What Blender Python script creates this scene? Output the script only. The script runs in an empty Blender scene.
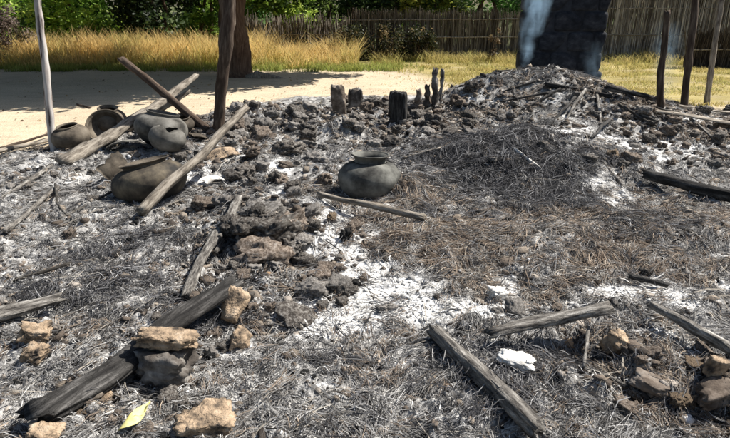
import bpy, bmesh, math, random
import numpy as np
from mathutils import Vector, Matrix, noise as mnoise

random.seed(7)
rng = np.random.default_rng(7)
S = bpy.context.scene
COL = S.collection
R = math.radians

# ------------------------------------------------------------------ camera, sky, sun
CAM_H = 1.6
PITCH = R(20.5)
FOC = 573.0                      # focal length in pixels of the 730 px wide photograph
cam = bpy.data.cameras.new('camera')
cam.sensor_width = 36.0
cam.lens = 36.0 * FOC / 730.0
cam.clip_start = 0.05
cam.clip_end = 3000
co = bpy.data.objects.new('camera', cam)
co.location = (0, 0, CAM_H)
co.rotation_euler = (math.pi / 2 - PITCH, 0, 0)
COL.objects.link(co)
S.camera = co

SUN_DIR = Vector((0.80, 0.34, 0)).normalized()
SUN_EL = R(51)
W = bpy.data.worlds.new('World')
S.world = W
W.use_nodes = True
nt = W.node_tree
nt.nodes.clear()
sky = nt.nodes.new('ShaderNodeTexSky')
sky.sky_type = 'NISHITA'
sky.sun_disc = False
sky.sun_elevation = SUN_EL
sky.sun_rotation = math.atan2(SUN_DIR.x, SUN_DIR.y)
sky.air_density = 1.2
sky.dust_density = 1.5
bg = nt.nodes.new('ShaderNodeBackground')
bg.inputs['Strength'].default_value = 0.055
wo = nt.nodes.new('ShaderNodeOutputWorld')
nt.links.new(sky.outputs[0], bg.inputs[0])
nt.links.new(bg.outputs[0], wo.inputs[0])

sl = bpy.data.lights.new('sun', 'SUN')
sl.energy = 5.0
sl.angle = R(0.5)
sl.color = (1.0, 0.955, 0.88)
so = bpy.data.objects.new('sun', sl)
sd = Vector((SUN_DIR.x * math.cos(SUN_EL), SUN_DIR.y * math.cos(SUN_EL), math.sin(SUN_EL)))
so.rotation_euler = sd.to_track_quat('Z', 'Y').to_euler()
so.location = (6, 4, 12)
COL.objects.link(so)
S.view_settings.view_transform = 'Standard'
S.view_settings.look = 'None'
S.view_settings.exposure = 0.72
S.view_settings.gamma = 1.0
S.cycles.volume_step_rate = 2.0
S.cycles.max_bounces = 6
S.cycles.transparent_max_bounces = 8
S.cycles.volume_bounces = 1

# ------------------------------------------------------------------ numpy noise
_P = np.random.default_rng(11).permutation(4096).astype(np.int64)
_G = np.random.default_rng(12).random(4096)
_A = _G * 2 * np.pi
_GX, _GY = np.cos(_A), np.sin(_A)

def _h(ix, iy):
    return _P[(_P[ix & 4095] + iy) & 4095]

def perlin(x, y):
    x = np.asarray(x, float); y = np.asarray(y, float)
    ix = np.floor(x).astype(np.int64); iy = np.floor(y).astype(np.int64)
    fx = x - ix; fy = y - iy
    u = fx * fx * fx * (fx * (fx * 6 - 15) + 10)
    v = fy * fy * fy * (fy * (fy * 6 - 15) + 10)
    def g(dx, dy):
        k = _h(ix + dx, iy + dy)
        return _GX[k] * (fx - dx) + _GY[k] * (fy - dy)
    a = g(0, 0); b = g(1, 0); c = g(0, 1); d = g(1, 1)
    return ((a + (b - a) * u) * (1 - v) + (c + (d - c) * u) * v) * 1.5

def fbm(x, y, f, octs=3, gain=0.5, ox=0.0):
    s = 0; a = 1.0
    for i in range(octs):
        s = s + a * perlin(x * f + ox + 17.3 * i, y * f - ox * 0.7 + 9.1 * i)
        f *= 2.03; a *= gain
    return s

def worley(x, y, f, ox=0.0):
    """distance to the nearest jittered point and that cell's random value"""
    X = np.asarray(x, float) * f + ox; Y = np.asarray(y, float) * f + ox
    ix = np.floor(X).astype(np.int64); iy = np.floor(Y).astype(np.int64)
    best = np.full(X.shape, 9.0); sec = np.full(X.shape, 9.0); val = np.zeros(X.shape)
    for dx in (-1, 0, 1):
        for dy in (-1, 0, 1):
            k = _h(ix + dx, iy + dy)
            px = ix + dx + _G[k]; py = iy + dy + _G[(k * 7 + 3) & 4095]
            d = np.hypot(px - X, py - Y)
            m = d < best
            sec = np.where(m, best, np.minimum(sec, d))
            val = np.where(m, _G[(k * 13 + 5) & 4095], val)
            best = np.where(m, d, best)
    return best, sec, val

def sstep(a, b, x):
    t = np.clip((x - a) / (b - a), 0, 1)
    return t * t * (3 - 2 * t)

# ------------------------------------------------------------------ measuring the place from the photograph
CP, SP = math.cos(PITCH), math.sin(PITCH)
def ray(px, py):
    u = (px - 365.0) / FOC; v = (py - 219.0) / FOC
    return Vector((u, CP - v * SP, -SP - v * CP))
def flat(px, py, z=0.0):
    d = ray(px, py); t = (z - CAM_H) / d.z
    return (d.x * t, d.y * t)
def at_y(px, py, Y):
    d = ray(px, py); t = Y / d.y
    return Vector((d.x * t, Y, CAM_H + d.z * t))

# far edge of the burnt debris
_edge = [flat(*p) for p in [(-140, 182), (-60, 168), (0, 158), (60, 150), (110, 138), (160, 122), (205, 116), (245, 106),
                            (300, 99), (340, 98), (400, 97), (450, 95), (480, 94), (560, 93), (610, 93), (640, 99),
                            (690, 109), (730, 114), (800, 122), (900, 132)]]
_ex = np.array([p[0] for p in _edge]); _ey = np.array([p[1] for p in _edge])
_o = np.argsort(_ex); _ex = _ex[_o]; _ey = _ey[_o]

def field(x, y):
    """1 inside the burnt debris, 0 on the yard"""
    e = np.interp(x, _ex, _ey) + 0.25 * perlin(x * 1.3, y * 1.3)
    return 1 - sstep(-0.25, 0.25, y - e)

# (px, py, rx px, ry px, weight) patches measured in the photograph and laid out on the ground
def patches(lst):
    out = []
    for (px, py, rx, ry, w) in lst:
        cx, cy = flat(px, py)
        dist = cy * CP + CAM_H * SP
        x1 = abs(flat(px + rx, py)[0] - cx)
        y1 = abs(flat(px, py - ry)[1] - flat(px, py + ry)[1]) / 2
        out.append((cx, cy, x1, y1, w))
    return out
def mask(lst, x, y, warp=0.35):
    m = np.zeros(np.shape(x))
    s = 0.35 + 0.10 * np.asarray(y)
    wx = x + warp * s * fbm(x, y, 1.6, 3, ox=3.1)
    wy = y + warp * s * fbm(x, y, 1.6, 3, ox=8.7)
    for (cx, cy, rx, ry, w) in lst:
        d = ((wx - cx) / rx) ** 2 + ((wy - cy) / ry) ** 2
        m = np.maximum(m, w * np.exp(-0.9 * d))
    return m

WHITE = patches([(270, 180, 10, 14, .9), (290, 206, 20, 14, 1.1), (322, 228, 20, 14, 1.2), (340, 252, 22, 16, 1.15), (362, 276, 22, 14, 1),
                 (385, 298, 30, 11, 1.1), (340, 315, 32, 10, 1.3), (296, 317, 28, 7, 1.2), (412, 324, 44, 12, 1.3),
                 (455, 326, 36, 8, 1.2), (490, 318, 26, 7, 1.1), (498, 297, 12, 9, 1), (405, 292, 10, 6, .8),
                 (550, 156, 30, 6, .55), (585, 118, 14, 5, .5), (572, 144, 16, 6, .6), (615, 155, 22, 7, .8), (650, 168, 26, 8, .85),
                 (680, 158, 30, 6, .6), (595, 190, 12, 4, .6), (548, 132, 16, 4, .35), (700, 138, 20, 5, .5), (625, 205, 16, 7, .6),
                 (480, 122, 20, 5, .3), (318, 140, 14, 14, .4), (205, 182, 18, 8, .8), (222, 168, 12, 7, .8),
                 (30, 172, 22, 4, .45), (58, 190, 12, 9, .5), (25, 205, 26, 4, .4), (105, 222, 18, 6, .45), (85, 245, 24, 4, .3),
                 (120, 160, 24, 5, .35), (30, 240, 34, 4, .25), (215, 360, 18, 14, .55), (240, 385, 22, 8, .5), (310, 410, 24, 6, .55), (300, 340, 50, 4, .4),
                 (414, 368, 9, 18, .65), (650, 309, 34, 6, .8), (565, 318, 26, 5, .7), (715, 300, 18, 8, .6), (660, 340, 30, 5, .5),
                 (690, 352, 20, 5, .45), (560, 400, 26, 6, .35), (20, 385, 22, 4, .5), (45, 365, 16, 4, .4), (590, 440, 40, 5, .4)])
BROWN = patches([(360, 240, 60, 26, 1), (455, 262, 60, 26, .9), (560, 225, 50, 16, .9), (610, 262, 60, 22, .9), (500, 300, 60, 14, .6),
                 (380, 400, 34, 10, .3), (390, 350, 34, 10, .25), (420, 205, 36, 12, .6), (690, 230, 50, 16, .6), (470, 238, 40, 16, .8),
                 (95, 335, 20, 10, .3), (660, 112, 50, 8, 1), (650, 128, 60, 10, 1), (710, 140, 50, 14, .9),
                 (640, 380, 60, 30, .6), (690, 410, 50, 20, .7), (450, 128, 40, 9, .6), (510, 128, 30, 6, .6), (340, 190, 20, 10, .5), (250, 340, 20, 8, .2),
                 (280, 255, 20, 8, .5), (610, 300, 50, 10, .8), (230, 150, 20, 7, .5), (640, 205, 40, 8, .5)])
DARK = patches([(495, 172, 76, 26, 1.1), (545, 205, 60, 14, .8), (600, 180, 40, 10, .6), (555, 105, 45, 12, .8), (530, 85, 26, 10, .8), (490, 95, 26, 12, .9), (515, 108, 40, 12, .7),
                (470, 168, 36, 12, .6), (20, 150, 40, 4, .5), (140, 255, 60, 14, .4), (270, 128, 60, 8, .5), (60, 300, 50, 18, .4), (400, 110, 60, 8, .5),
                (260, 250, 40, 22, .5), (200, 330, 50, 30, .3), (500, 400, 50, 26, .3), (620, 108, 20, 5, .6), (110, 300, 60, 12, .4),
                (560, 370, 60, 10, .5), (640, 240, 50, 12, .4), (330, 365, 60, 8, .3), (250, 200, 20, 10, .4), (690, 400, 40, 20, .3)])
RUB = patches([(250, 130, 40, 12, 1), (310, 120, 50, 14, 1), (390, 125, 70, 16, 1), (265, 245, 46, 34, 1), (330, 265, 30, 24, .7),
               (225, 165, 26, 18, .8), (650, 130, 70, 22, .9), (710, 150, 40, 22, .8), (670, 390, 70, 34, .9), (600, 355, 30, 14, .6),
               (185, 320, 30, 30, .3), (560, 100, 50, 14, .15), (470, 130, 60, 18, .6), (590, 160, 40, 14, .35), (210, 210, 20, 20, .5), (150, 390, 60, 20, .5),
               (250, 320, 26, 14, .7), (60, 350, 40, 18, .3)])
HEAPS = [(2.35, 8.7, 1.05, .65, .42), (3.2, 8.5, 1.15, .75, .22), (1.55, 8.5, .75, .7, .20), (2.7, 7.9, 1.1, .5, .10), (3.6, 8.1, 1.3, .8, .13), (3.0, 7.3, 1.5, .8, .18), (1.5, 5.85, 1.05, .6, .25), (2.1, 6.7, 1.0, .7, .12),
         (2.2, 5.2, .9, .5, .10), (-.66, 3.72, .36, .24, .15), (.36, 4.72, .17, .20, .13), (-.62, 4.3, .35, .25, .08), (-.35, 7.0, .42, .36, .20), (-1.7, 7.6, .9, .45, .13), (-1.2, 6.2, .5, .5, .08),
         (.35, 8.0, 1.2, .6, .10), (4.6, 7.2, 1.3, .6, .08), (1.5, 2.15, .4, .2, .05), (.45, 5.05, .3, .35, .06), (-.35, 4.5, .25, .3, .05),
         (-2.9, 4.2, .8, .4, .02), (-1.3, 2.6, .5, .35, .04), (.6, 3.6, .7, .35, .06), (1.9, 3.6, .9, .4, .07)]

for (_px, _py, _rx, _ry, _dz) in [(545, 362, .26, .10, -.07), (585, 358, .14, .10, -.05), (700, 418, .16, .08, -.08), (632, 400, .10, .06, -.05), (305, 268, .10, .08, -.06), (45, 325, .16, .06, -.04)]:
    _c = flat(_px, _py); HEAPS.append((_c[0], _c[1], _rx, _ry, _dz))

def H0(x, y):
    z = np.zeros(np.shape(x))
    f = field(x, y)
    for (cx, cy, rx, ry, h) in HEAPS:
        z = z + h * np.exp(-(((x - cx) / rx) ** 2 + ((y - cy) / ry) ** 2))
    z = z + 0.045 * f + 0.05 * f * fbm(x, y, 0.9, 2)
    return z + 0.02 * perlin(x * .25, y * .25)

def ashy(x, y):
    w = mask(WHITE, x, y) * 1.12
    return sstep(.16, .50, w + .16 * fbm(x, y, 3.0, 3, .6, 5) + .09 * fbm(x, y, 14, 2, .65, 2))

def H(x, y):
    x = np.asarray(x, float); y = np.asarray(y, float)
    f = field(x, y)
    near = 1 - sstep(9.5, 12.5, y)
    r = mask(RUB, x, y)
    w = ashy(x, y)
    z = H0(x, y)
    th = 1 - 0.93 * w
    z = z + f * near * th * (0.034 * fbm(x, y, 4.5, 2) + 0.014 * fbm(x * 1.0, y * 1.4, 14, 3))
    b, s, v = worley(x + .03 * perlin(x * 9, y * 9), y + .03 * perlin(x * 9 + 4, y * 9), 7.5)
    z = z + f * near * (0.32 + r) * th * 0.055 * (sstep(0.0, .55, s - b) * (0.3 + v) - .35)
    b, s, v = worley(x, y, 19, 3.3)
    z = z + f * near * (0.5 + r) * th * 0.020 * (sstep(0, .6, s - b) * (0.2 + v) - .3)
    return z

def hz(x, y):
    return float(H(np.array([x]), np.array([y]))[0])

_T = np.concatenate([np.linspace(1.2, 12, 900), np.linspace(12.05, 40, 400)])
def pt(px, py):
    """the ground point seen at a photo pixel"""
    d = ray(px, py)
    X = d.x * _T; Y = d.y * _T; Z = CAM_H + d.z * _T
    g = H(X, Y)
    k = np.argmax(Z < g)
    if k == 0:
        k = len(_T) - 1
    return Vector((X[k], Y[k], g[k]))

# ------------------------------------------------------------------ materials
def new_mat(name):
    m = bpy.data.materials.new(name); m.use_nodes = True
    n = m.node_tree; n.nodes.clear()
    return m, n
def N(n, t, **kw):
    d = n.nodes.new(t)
    for k, v in kw.items():
        setattr(d, k, v)
    return d

def attr_mat(name, rough=.95, bump=0.0, bscale=120, vary=.25, vscale=40, transl=0.0, spec=.15):
    m, n = new_mat(name)
    out = N(n, 'ShaderNodeOutputMaterial'); p = N(n, 'ShaderNodeBsdfPrincipled')
    p.inputs['Roughness'].default_value = rough; p.inputs['Specular IOR Level'].default_value = spec
    a = N(n, 'ShaderNodeAttribute', attribute_name='Col')
    tc = N(n, 'ShaderNodeTexCoord')
    nz = N(n, 'ShaderNodeTexNoise'); nz.inputs['Scale'].default_value = vscale; nz.inputs['Detail'].default_value = 4
    n.links.new(tc.outputs['Object'], nz.inputs['Vector'])
    mr = N(n, 'ShaderNodeMapRange'); mr.inputs['From Min'].default_value = .25; mr.inputs['From Max'].default_value = .75
    mr.inputs['To Min'].default_value = 1 - vary; mr.inputs['To Max'].default_value = 1 + vary
    n.links.new(nz.outputs['Fac'], mr.inputs['Value'])
    mx = N(n, 'ShaderNodeVectorMath', operation='SCALE')
    n.links.new(a.outputs['Color'], mx.inputs[0]); n.links.new(mr.outputs[0], mx.inputs['Scale'])
    n.links.new(mx.outputs[0], p.inputs['Base Color'])
    last = p.outputs[0]
    if bump:
        bz = N(n, 'ShaderNodeTexNoise'); bz.inputs['Scale'].default_value = bscale; bz.inputs['Detail'].default_value = 5
        n.links.new(tc.outputs['Object'], bz.inputs['Vector'])
        bp = N(n, 'ShaderNodeBump'); bp.inputs['Strength'].default_value = bump; bp.inputs['Distance'].default_value = .01
        n.links.new(bz.outputs['Fac'], bp.inputs['Height']); n.links.new(bp.outputs[0], p.inputs['Normal'])
    if transl:
        t = N(n, 'ShaderNodeBsdfTranslucent'); n.links.new(mx.outputs[0], t.inputs['Color'])
        ms = N(n, 'ShaderNodeMixShader'); ms.inputs[0].default_value = transl
        n.links.new(p.outputs[0], ms.inputs[1]); n.links.new(t.outputs[0], ms.inputs[2]); last = ms.outputs[0]
    n.links.new(last, out.inputs[0])
    return m

def mix_mat(name, stops, scale=9, rough=.92, bump=.6, bscale=40, dist=.012, stretch=(1, 1, 1), detail=8, rand=.25, spec=.2, crack=0.0, cstretch=(1, 1, 1)):
    """noise driven colour ramp with a per-object brightness shift"""
    m, n = new_mat(name)
    out = N(n, 'ShaderNodeOutputMaterial'); p = N(n, 'ShaderNodeBsdfPrincipled')
    p.inputs['Roughness'].default_value = rough; p.inputs['Specular IOR Level'].default_value = spec
    tc = N(n, 'ShaderNodeTexCoord'); mp = N(n, 'ShaderNodeMapping'); mp.inputs['Scale'].default_value = stretch
    oi = N(n, 'ShaderNodeObjectInfo')
    sh = N(n, 'ShaderNodeVectorMath', operation='SCALE'); sh.inputs[0].default_value = (37, 61, 23)
    n.links.new(oi.outputs['Random'], sh.inputs['Scale'])
    ad = N(n, 'ShaderNodeVectorMath', operation='ADD')
    n.links.new(tc.outputs['Object'], mp.inputs[0]); n.links.new(mp.outputs[0], ad.inputs[0]); n.links.new(sh.outputs[0], ad.inputs[1])
    nz = N(n, 'ShaderNodeTexNoise'); nz.inputs['Scale'].default_value = scale; nz.inputs['Detail'].default_value = detail; nz.inputs['Roughness'].default_value = .62
    n.links.new(ad.outputs[0], nz.inputs['Vector'])
    cr = N(n, 'ShaderNodeValToRGB')
    while len(cr.color_ramp.elements) < len(stops):
        cr.color_ramp.elements.new(.5)
    for e, (pos, c) in zip(cr.color_ramp.elements, stops):
        e.position = pos; e.color = (*c, 1)
    n.links.new(nz.outputs['Fac'], cr.inputs[0])
    mr = N(n, 'ShaderNodeMapRange'); mr.inputs['To Min'].default_value = 1 - rand; mr.inputs['To Max'].default_value = 1 + rand
    n.links.new(oi.outputs['Random'], mr.inputs['Value'])
    mx = N(n, 'ShaderNodeVectorMath', operation='SCALE')
    n.links.new(cr.outputs[0], mx.inputs[0]); n.links.new(mr.outputs[0], mx.inputs['Scale'])
    colo = mx.outputs[0]; nrm = None
    if crack:
        m2 = N(n, 'ShaderNodeMapping'); m2.inputs['Scale'].default_value = cstretch; wn = N(n, 'ShaderNodeTexNoise'); wn.inputs['Scale'].default_value = 14; n.links.new(tc.outputs['Object'], wn.inputs['Vector'])
        ws = N(n, 'ShaderNodeVectorMath', operation='SCALE'); ws.inputs['Scale'].default_value = .07; n.links.new(wn.outputs['Color'], ws.inputs[0])
        wa = N(n, 'ShaderNodeVectorMath', operation='ADD'); n.links.new(tc.outputs['Object'], wa.inputs[0]); n.links.new(ws.outputs[0], wa.inputs[1])
        n.links.new(wa.outputs[0], m2.inputs[0])
        vo = N(n, 'ShaderNodeTexVoronoi', feature='DISTANCE_TO_EDGE'); vo.inputs['Scale'].default_value = crack
        n.links.new(m2.outputs[0], vo.inputs['Vector'])
        m3 = N(n, 'ShaderNodeMapRange'); m3.inputs['From Max'].default_value = .07; m3.inputs['To Min'].default_value = .62
        n.links.new(vo.outputs['Distance'], m3.inputs['Value'])
        mc = N(n, 'ShaderNodeVectorMath', operation='SCALE'); n.links.new(colo, mc.inputs[0]); n.links.new(m3.outputs[0], mc.inputs['Scale']); colo = mc.outputs[0]
        b2 = N(n, 'ShaderNodeBump'); b2.inputs['Strength'].default_value = .5; b2.inputs['Distance'].default_value = .004
        n.links.new(m3.outputs[0], b2.inputs['Height']); nrm = b2.outputs[0]
    n.links.new(colo, p.inputs['Base Color'])
    bz = N(n, 'ShaderNodeTexNoise'); bz.inputs['Scale'].default_value = bscale; bz.inputs['Detail'].default_value = 6
    n.links.new(ad.outputs[0], bz.inputs['Vector'])
    bp = N(n, 'ShaderNodeBump'); bp.inputs['Strength'].default_value = bump; bp.inputs['Distance'].default_value = dist
    if nrm: n.links.new(nrm, bp.inputs['Normal'])
    n.links.new(bz.outputs['Fac'], bp.inputs['Height']); n.links.new(bp.outputs[0], p.inputs['Normal'])
    n.links.new(p.outputs[0], out.inputs[0])
    return m

M = {}
M['ground'] = attr_mat('burnt ground and sand', bump=.9, bscale=90, vary=.45, vscale=55)
M['straw'] = attr_mat('ashy straw', rough=.9, vary=.2, vscale=60, transl=.12)
M['crumb'] = attr_mat('crumbs', rough=.95, vary=.3, vscale=60, bump=.5)
M['grass'] = attr_mat('dry grass', rough=.8, vary=.15, vscale=3, transl=.5)
M['leaf'] = attr_mat('leaves', rough=.55, vary=.2, vscale=2, transl=.45, spec=.3)
M['reed'] = attr_mat('weathered reeds', rough=.85, vary=.25, vscale=6, transl=.15)
M['clod_dark'] = mix_mat('charred clay', [(.32, (.022, .019, .017)), (.46, (.07, .060, .052)), (.58, (.18, .165, .148)), (.70, (.34, .325, .30))], scale=7)
M['clod_grey'] = mix_mat('ash covered clay', [(.30, (.05, .045, .04)), (.45, (.17, .155, .14)), (.6, (.30, .28, .26)), (.75, (.42, .40, .37))], scale=8)
M['clod_brown'] = mix_mat('scorched brown earth', [(.32, (.045, .035, .029)), (.45, (.12, .093, .073)), (.56, (.22, .18, .148)), (.70, (.36, .325, .285))], scale=8)
M['baked'] = mix_mat('baked orange earth', [(.36, (.05, .042, .036)), (.45, (.20, .15, .105)), (.53, (.38, .28, .19)), (.64, (.46, .36, .26)), (.76, (.46, .42, .36))], scale=13, detail=12, bump=1, bscale=70, dist=.012, rand=.1)
M['lime'] = mix_mat('pale lime shard', [(.3, (.35, .32, .28)), (.5, (.68, .66, .62)), (.7, (.8, .79, .76))], scale=9, rand=.05)
M['char_wood'] = mix_mat('charred wood', [(.3, (.02, .018, .016)), (.48, (.065, .058, .05)), (.62, (.15, .14, .125)), (.75, (.30, .29, .27))], scale=7, stretch=(7, 7, 1.4), bump=1, bscale=15, dist=.01, detail=10, crack=34, cstretch=(1.5, 1.5, .8))
M['black_wood'] = mix_mat('black charcoal wood', [(.32, (.012, .011, .011)), (.47, (.034, .032, .030)), (.58, (.075, .071, .067)), (.70, (.19, .18, .17))], scale=5, stretch=(8, 8, 1), bump=1, bscale=8, dist=.008, crack=26, cstretch=(1.6, 1.6, 1))
M['brown_wood'] = mix_mat('scorched brown pole bark', [(.3, (.03, .02, .014)), (.48, (.065, .046, .035)), (.62, (.125, .095, .072)), (.8, (.23, .19, .155))], scale=4, stretch=(7, 7, 1), bump=.8, bscale=8, dist=.008)
M['grey_wood'] = mix_mat('weathered grey pole', [(.33, (.07, .058, .047)), (.45, (.20, .172, .14)), (.56, (.33, .29, .24)), (.70, (.47, .43, .37))], scale=6, stretch=(7, 7, 1.2), bump=.9, bscale=14, dist=.007, detail=10)
M['ash_wood'] = mix_mat('ash coated burnt plank', [(.34, (.03, .027, .024)), (.44, (.11, .10, .09)), (.55, (.21, .195, .175)), (.67, (.42, .40, .37))], scale=7, stretch=(7, 7, 1.3), bump=1, bscale=16, dist=.010, detail=10, crack=34, cstretch=(1.5, 1.5, .8))
M['white_wood'] = mix_mat('peeled white pole', [(.36, (.07, .05, .045)), (.44, (.42, .37, .34)), (.6, (.6, .57, .54)), (.8, (.72, .70, .68))], scale=3, stretch=(7, 7, .8), bump=.5, bscale=7, dist=.005)
M['tree_bark'] = mix_mat('tree bark', [(.3, (.04, .025, .018)), (.5, (.12, .075, .052)), (.7, (.2, .14, .10))], scale=4, stretch=(5, 5, 1), bump=1, bscale=6, dist=.03)
M['pot_grey'] = mix_mat('grey smoked pottery', [(.36, (.03, .029, .027)), (.46, (.085, .083, .075)), (.57, (.17, .168, .15)), (.72, (.26, .255, .235))], scale=4.5, bump=.45, bscale=38, dist=.006, detail=9, rand=.04, rough=.85)
M['pot_ochre'] = mix_mat('smoke stained ochre pottery', [(.40, (.024, .022, .020)), (.50, (.065, .055, .043)), (.62, (.155, .128, .09)), (.74, (.27, .23, .165))], scale=4.0, bump=.45, bscale=38, dist=.006, detail=9, rand=.04, rough=.75)
M['pot_brown'] = mix_mat('sooty brown pottery', [(.36, (.03, .026, .021)), (.48, (.085, .07, .054)), (.60, (.155, .13, .10)), (.74, (.23, .20, .16))], scale=5.0, bump=.45, bscale=38, dist=.006, detail=9, rand=.06, rough=.85)
M['pot_pale'] = mix_mat('ashy grey pottery', [(.36, (.035, .033, .029)), (.47, (.09, .085, .075)), (.60, (.165, .157, .14)), (.74, (.26, .25, .228))], scale=5, bump=.5, bscale=38, dist=.006, detail=9, rand=.06, rough=.85)
M['soot_wall'] = mix_mat('sooty mud block', [(.36, (.014, .015, .019)), (.5, (.026, .028, .034)), (.62, (.042, .044, .052)), (.76, (.085, .08, .078))], scale=3.5, bump=.35, bscale=14, dist=.006, rand=.2)
M['leaf_yellow'] = mix_mat('fallen yellow leaf', [(.35, (.40, .30, .10)), (.48, (.66, .58, .20)), (.62, (.76, .72, .36))], scale=14, bump=.2, rand=0)

# ------------------------------------------------------------------ object helpers
def tag(o, label=None, cat=None, group=None, kind=None):
    if label: o['label'] = label
    if cat: o['category'] = cat
    if group: o['group'] = group
    if kind: o['kind'] = kind
    return o

def link(name, me, mat=None, parent=None):
    o = bpy.data.objects.new(name, me)
    COL.objects.link(o)
    if mat and me is not None and not me.materials:
        me.materials.append(mat)
    if parent: o.parent = parent
    return o

def empty(name, loc, rot=(0, 0, 0)):
    o = bpy.data.objects.new(name, None); o.location = loc; o.rotation_euler = rot
    o.empty_display_size = .1
    COL.objects.link(o)
    return o

def np_mesh(name, V, F, C=None, smooth=False):
    """V (n,3), F list of arrays of equal sided faces, C (n,3) colours"""
    me = bpy.data.meshes.new(name)
    if not isinstance(F, (list, tuple)): F = [F]
    loops = np.concatenate([f.ravel() for f in F])
    tot = np.concatenate([np.full(len(f), f.shape[1]) for f in F])
    st = np.concatenate([[0], np.cumsum(tot)[:-1]])
    me.vertices.add(len(V)); me.vertices.foreach_set('co', np.ascontiguousarray(V, np.float32).ravel())
    me.loops.add(len(loops)); me.loops.foreach_set('vertex_index', loops.astype(np.int32))
    me.polygons.add(len(tot)); me.polygons.foreach_set('loop_start', st.astype(np.int32))
    me.polygons.foreach_set('loop_total', tot.astype(np.int32))
    if smooth: me.polygons.foreach_set('use_smooth', np.ones(len(tot), bool))
    if C is not None:
        a = me.color_attributes.new('Col', 'FLOAT_COLOR', 'POINT')
        c4 = np.ones((len(V), 4), np.float32); c4[:, :3] = C
        a.data.foreach_set('color', c4.ravel())
    me.update(); me.validate()
    return me

def limb_mesh(name, pts, rads, sides=12, rough=.12, flatten=1.0, roll=0.0, seed=0, caps='broken', lump=6.0, square=0.0):
    """an irregular pole, beam or branch in coordinates relative to its first point, its length along local Z where straight"""
    rr = random.Random(seed)
    P = [Vector(p) for p in pts]
    # resample
    out = []; ro = []
    for i in range(len(P) - 1):
        L = (P[i + 1] - P[i]).length
        k = max(2, int(L / max(.05, rads[i] * .9)))
        k = min(k, 40)
        for j in range(k):
            t = j / k
            out.append(P[i].lerp(P[i + 1], t)); ro.append(rads[i] * (1 - t) + rads[i + 1] * t)
    out.append(P[-1]); ro.append(rads[-1])
    if square: ro = [r * (1 + .16 * mnoise.noise(p * 5 + Vector((seed * 3.1, 0, 0)))) for p, r in zip(out, ro)]
    V = []; n = len(out)
    ref = Vector((0, 0, 1))
    ax = (P[-1] - P[0]).normalized()
    if abs(ax.z) > .9: ref = Vector((1, 0, 0))
    sx = ax.cross(ref).normalized(); sy = ax.cross(sx).normalized()
    off = rr.random() * 50
    cr_, sr_ = math.cos(roll), math.sin(roll)
    prof = [1 + rr.uniform(-.10, .10) for _ in range(sides)]
    for i, (p, r) in enumerate(zip(out, ro)):
        wob = mnoise.noise_vector(p * 1.6 + Vector((off, 0, 0))) * r * .7
        for s in range(sides):
            a = 2 * math.pi * s / sides + roll
            nn = mnoise.noise(Vector((math.cos(a) * 1.5 + off, math.sin(a) * 1.5, i * .35)))
            n2 = mnoise.noise(p * lump + Vector((math.cos(a), math.sin(a), off)) * 1.3)
            if square:
                q_ = (abs(math.cos(a - roll)) ** 6 + abs(math.sin(a - roll)) ** 6) ** (-1 / 6)
                q_ = 1 + (q_ - 1) * square
            else: q_ = 1.0
            k = q_ * r * (1 + (prof[s] - 1) * (1 - .8 * square)) * (1 + rough * nn * 1.4 + rough * n2 * 2.2)
            jag = 0
            if caps == 'broken' and i in (0, n - 1):
                jag = rr.uniform(-.8, .8) * r
            V.append(p + wob + sx * math.cos(a - roll) * k * cr_ + sy * math.cos(a - roll) * k * sr_ - sx * math.sin(a - roll) * k * flatten * sr_ + sy * math.sin(a - roll) * k * flatten * cr_ + ax * jag)
    F = []
    for i in range(n - 1):
        for s in range(sides):
            a = i * sides + s; b = i * sides + (s + 1) % sides
            F.append((a, b, b + sides, a + sides))
    V.append(out[0] + ax * ro[0] * .25); V.append(out[-1] - ax * ro[-1] * .25)
    c0 = len(V) - 2; c1 = len(V) - 1
    for s in range(sides):
        F.append((c0, (s + 1) % sides, s))
        F.append((c1, (n - 1) * sides + s, (n - 1) * sides + (s + 1) % sides))
    return V, F

def to_obj(name, V, F, mat, parent=None, origin=None, axis=None, smooth=True):
    """mesh from world points with the object's origin at 'origin' and local Z along 'axis'"""
    origin = Vector(origin) if origin is not None else Vector((0, 0, 0))
    if axis is not None:
        q = Vector(axis).normalized().to_track_quat('Z', 'Y'); m = Matrix.Translation(origin) @ q.to_matrix().to_4x4()
    else:
        m = Matrix.Translation(origin)
    inv = m.inverted()
    me = bpy.data.meshes.new(name)
    me.from_pydata([inv @ Vector(v) for v in V], [], F)
    if smooth: me.polygons.foreach_set('use_smooth', [True] * len(me.polygons))
    me.update()
    o = link(name, me, mat)
    if parent:
        o.parent = parent; o.matrix_local = parent.matrix_world.inverted() @ m if False else Matrix.Translation(-parent.location) @ m
    else:
        o.matrix_world = m
    return o

_ls = [100]
def pole(name, a, b, r0, r1, mat, label, cat, group=None, flatten=1.0, bend=0.0, rough=.12, sides=12, roll=0.0, mids=3, parent=None, caps='broken', square=0.0):
    a = Vector(a); b = Vector(b)
    _ls[0] += 1
    rr = random.Random(_ls[0])
    L = (b - a).length
    ax = (b - a).normalized()
    sd_ = ax.cross(Vector((.1, .2, 1))).normalized()
    pts = []; rads = []
    for i in range(mids + 2):
        t = i / (mids + 1)
        w = math.sin(t * math.pi)
        pts.append(a.lerp(b, t) + sd_ * bend * w + sd_ * rr.uniform(-.012, .012) * L * w + Vector((0, 0, 1)) * rr.uniform(-.006, .006) * L * w)
        rads.append(r0 * (1 - t) + r1 * t)
    V, F = limb_mesh(name, pts, rads, sides, rough, flatten, roll, _ls[0], caps, square=square)
    o = to_obj(name, V, F, M[mat], parent, a, b - a)
    if label: tag(o, label, cat, group)
    return o

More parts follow.
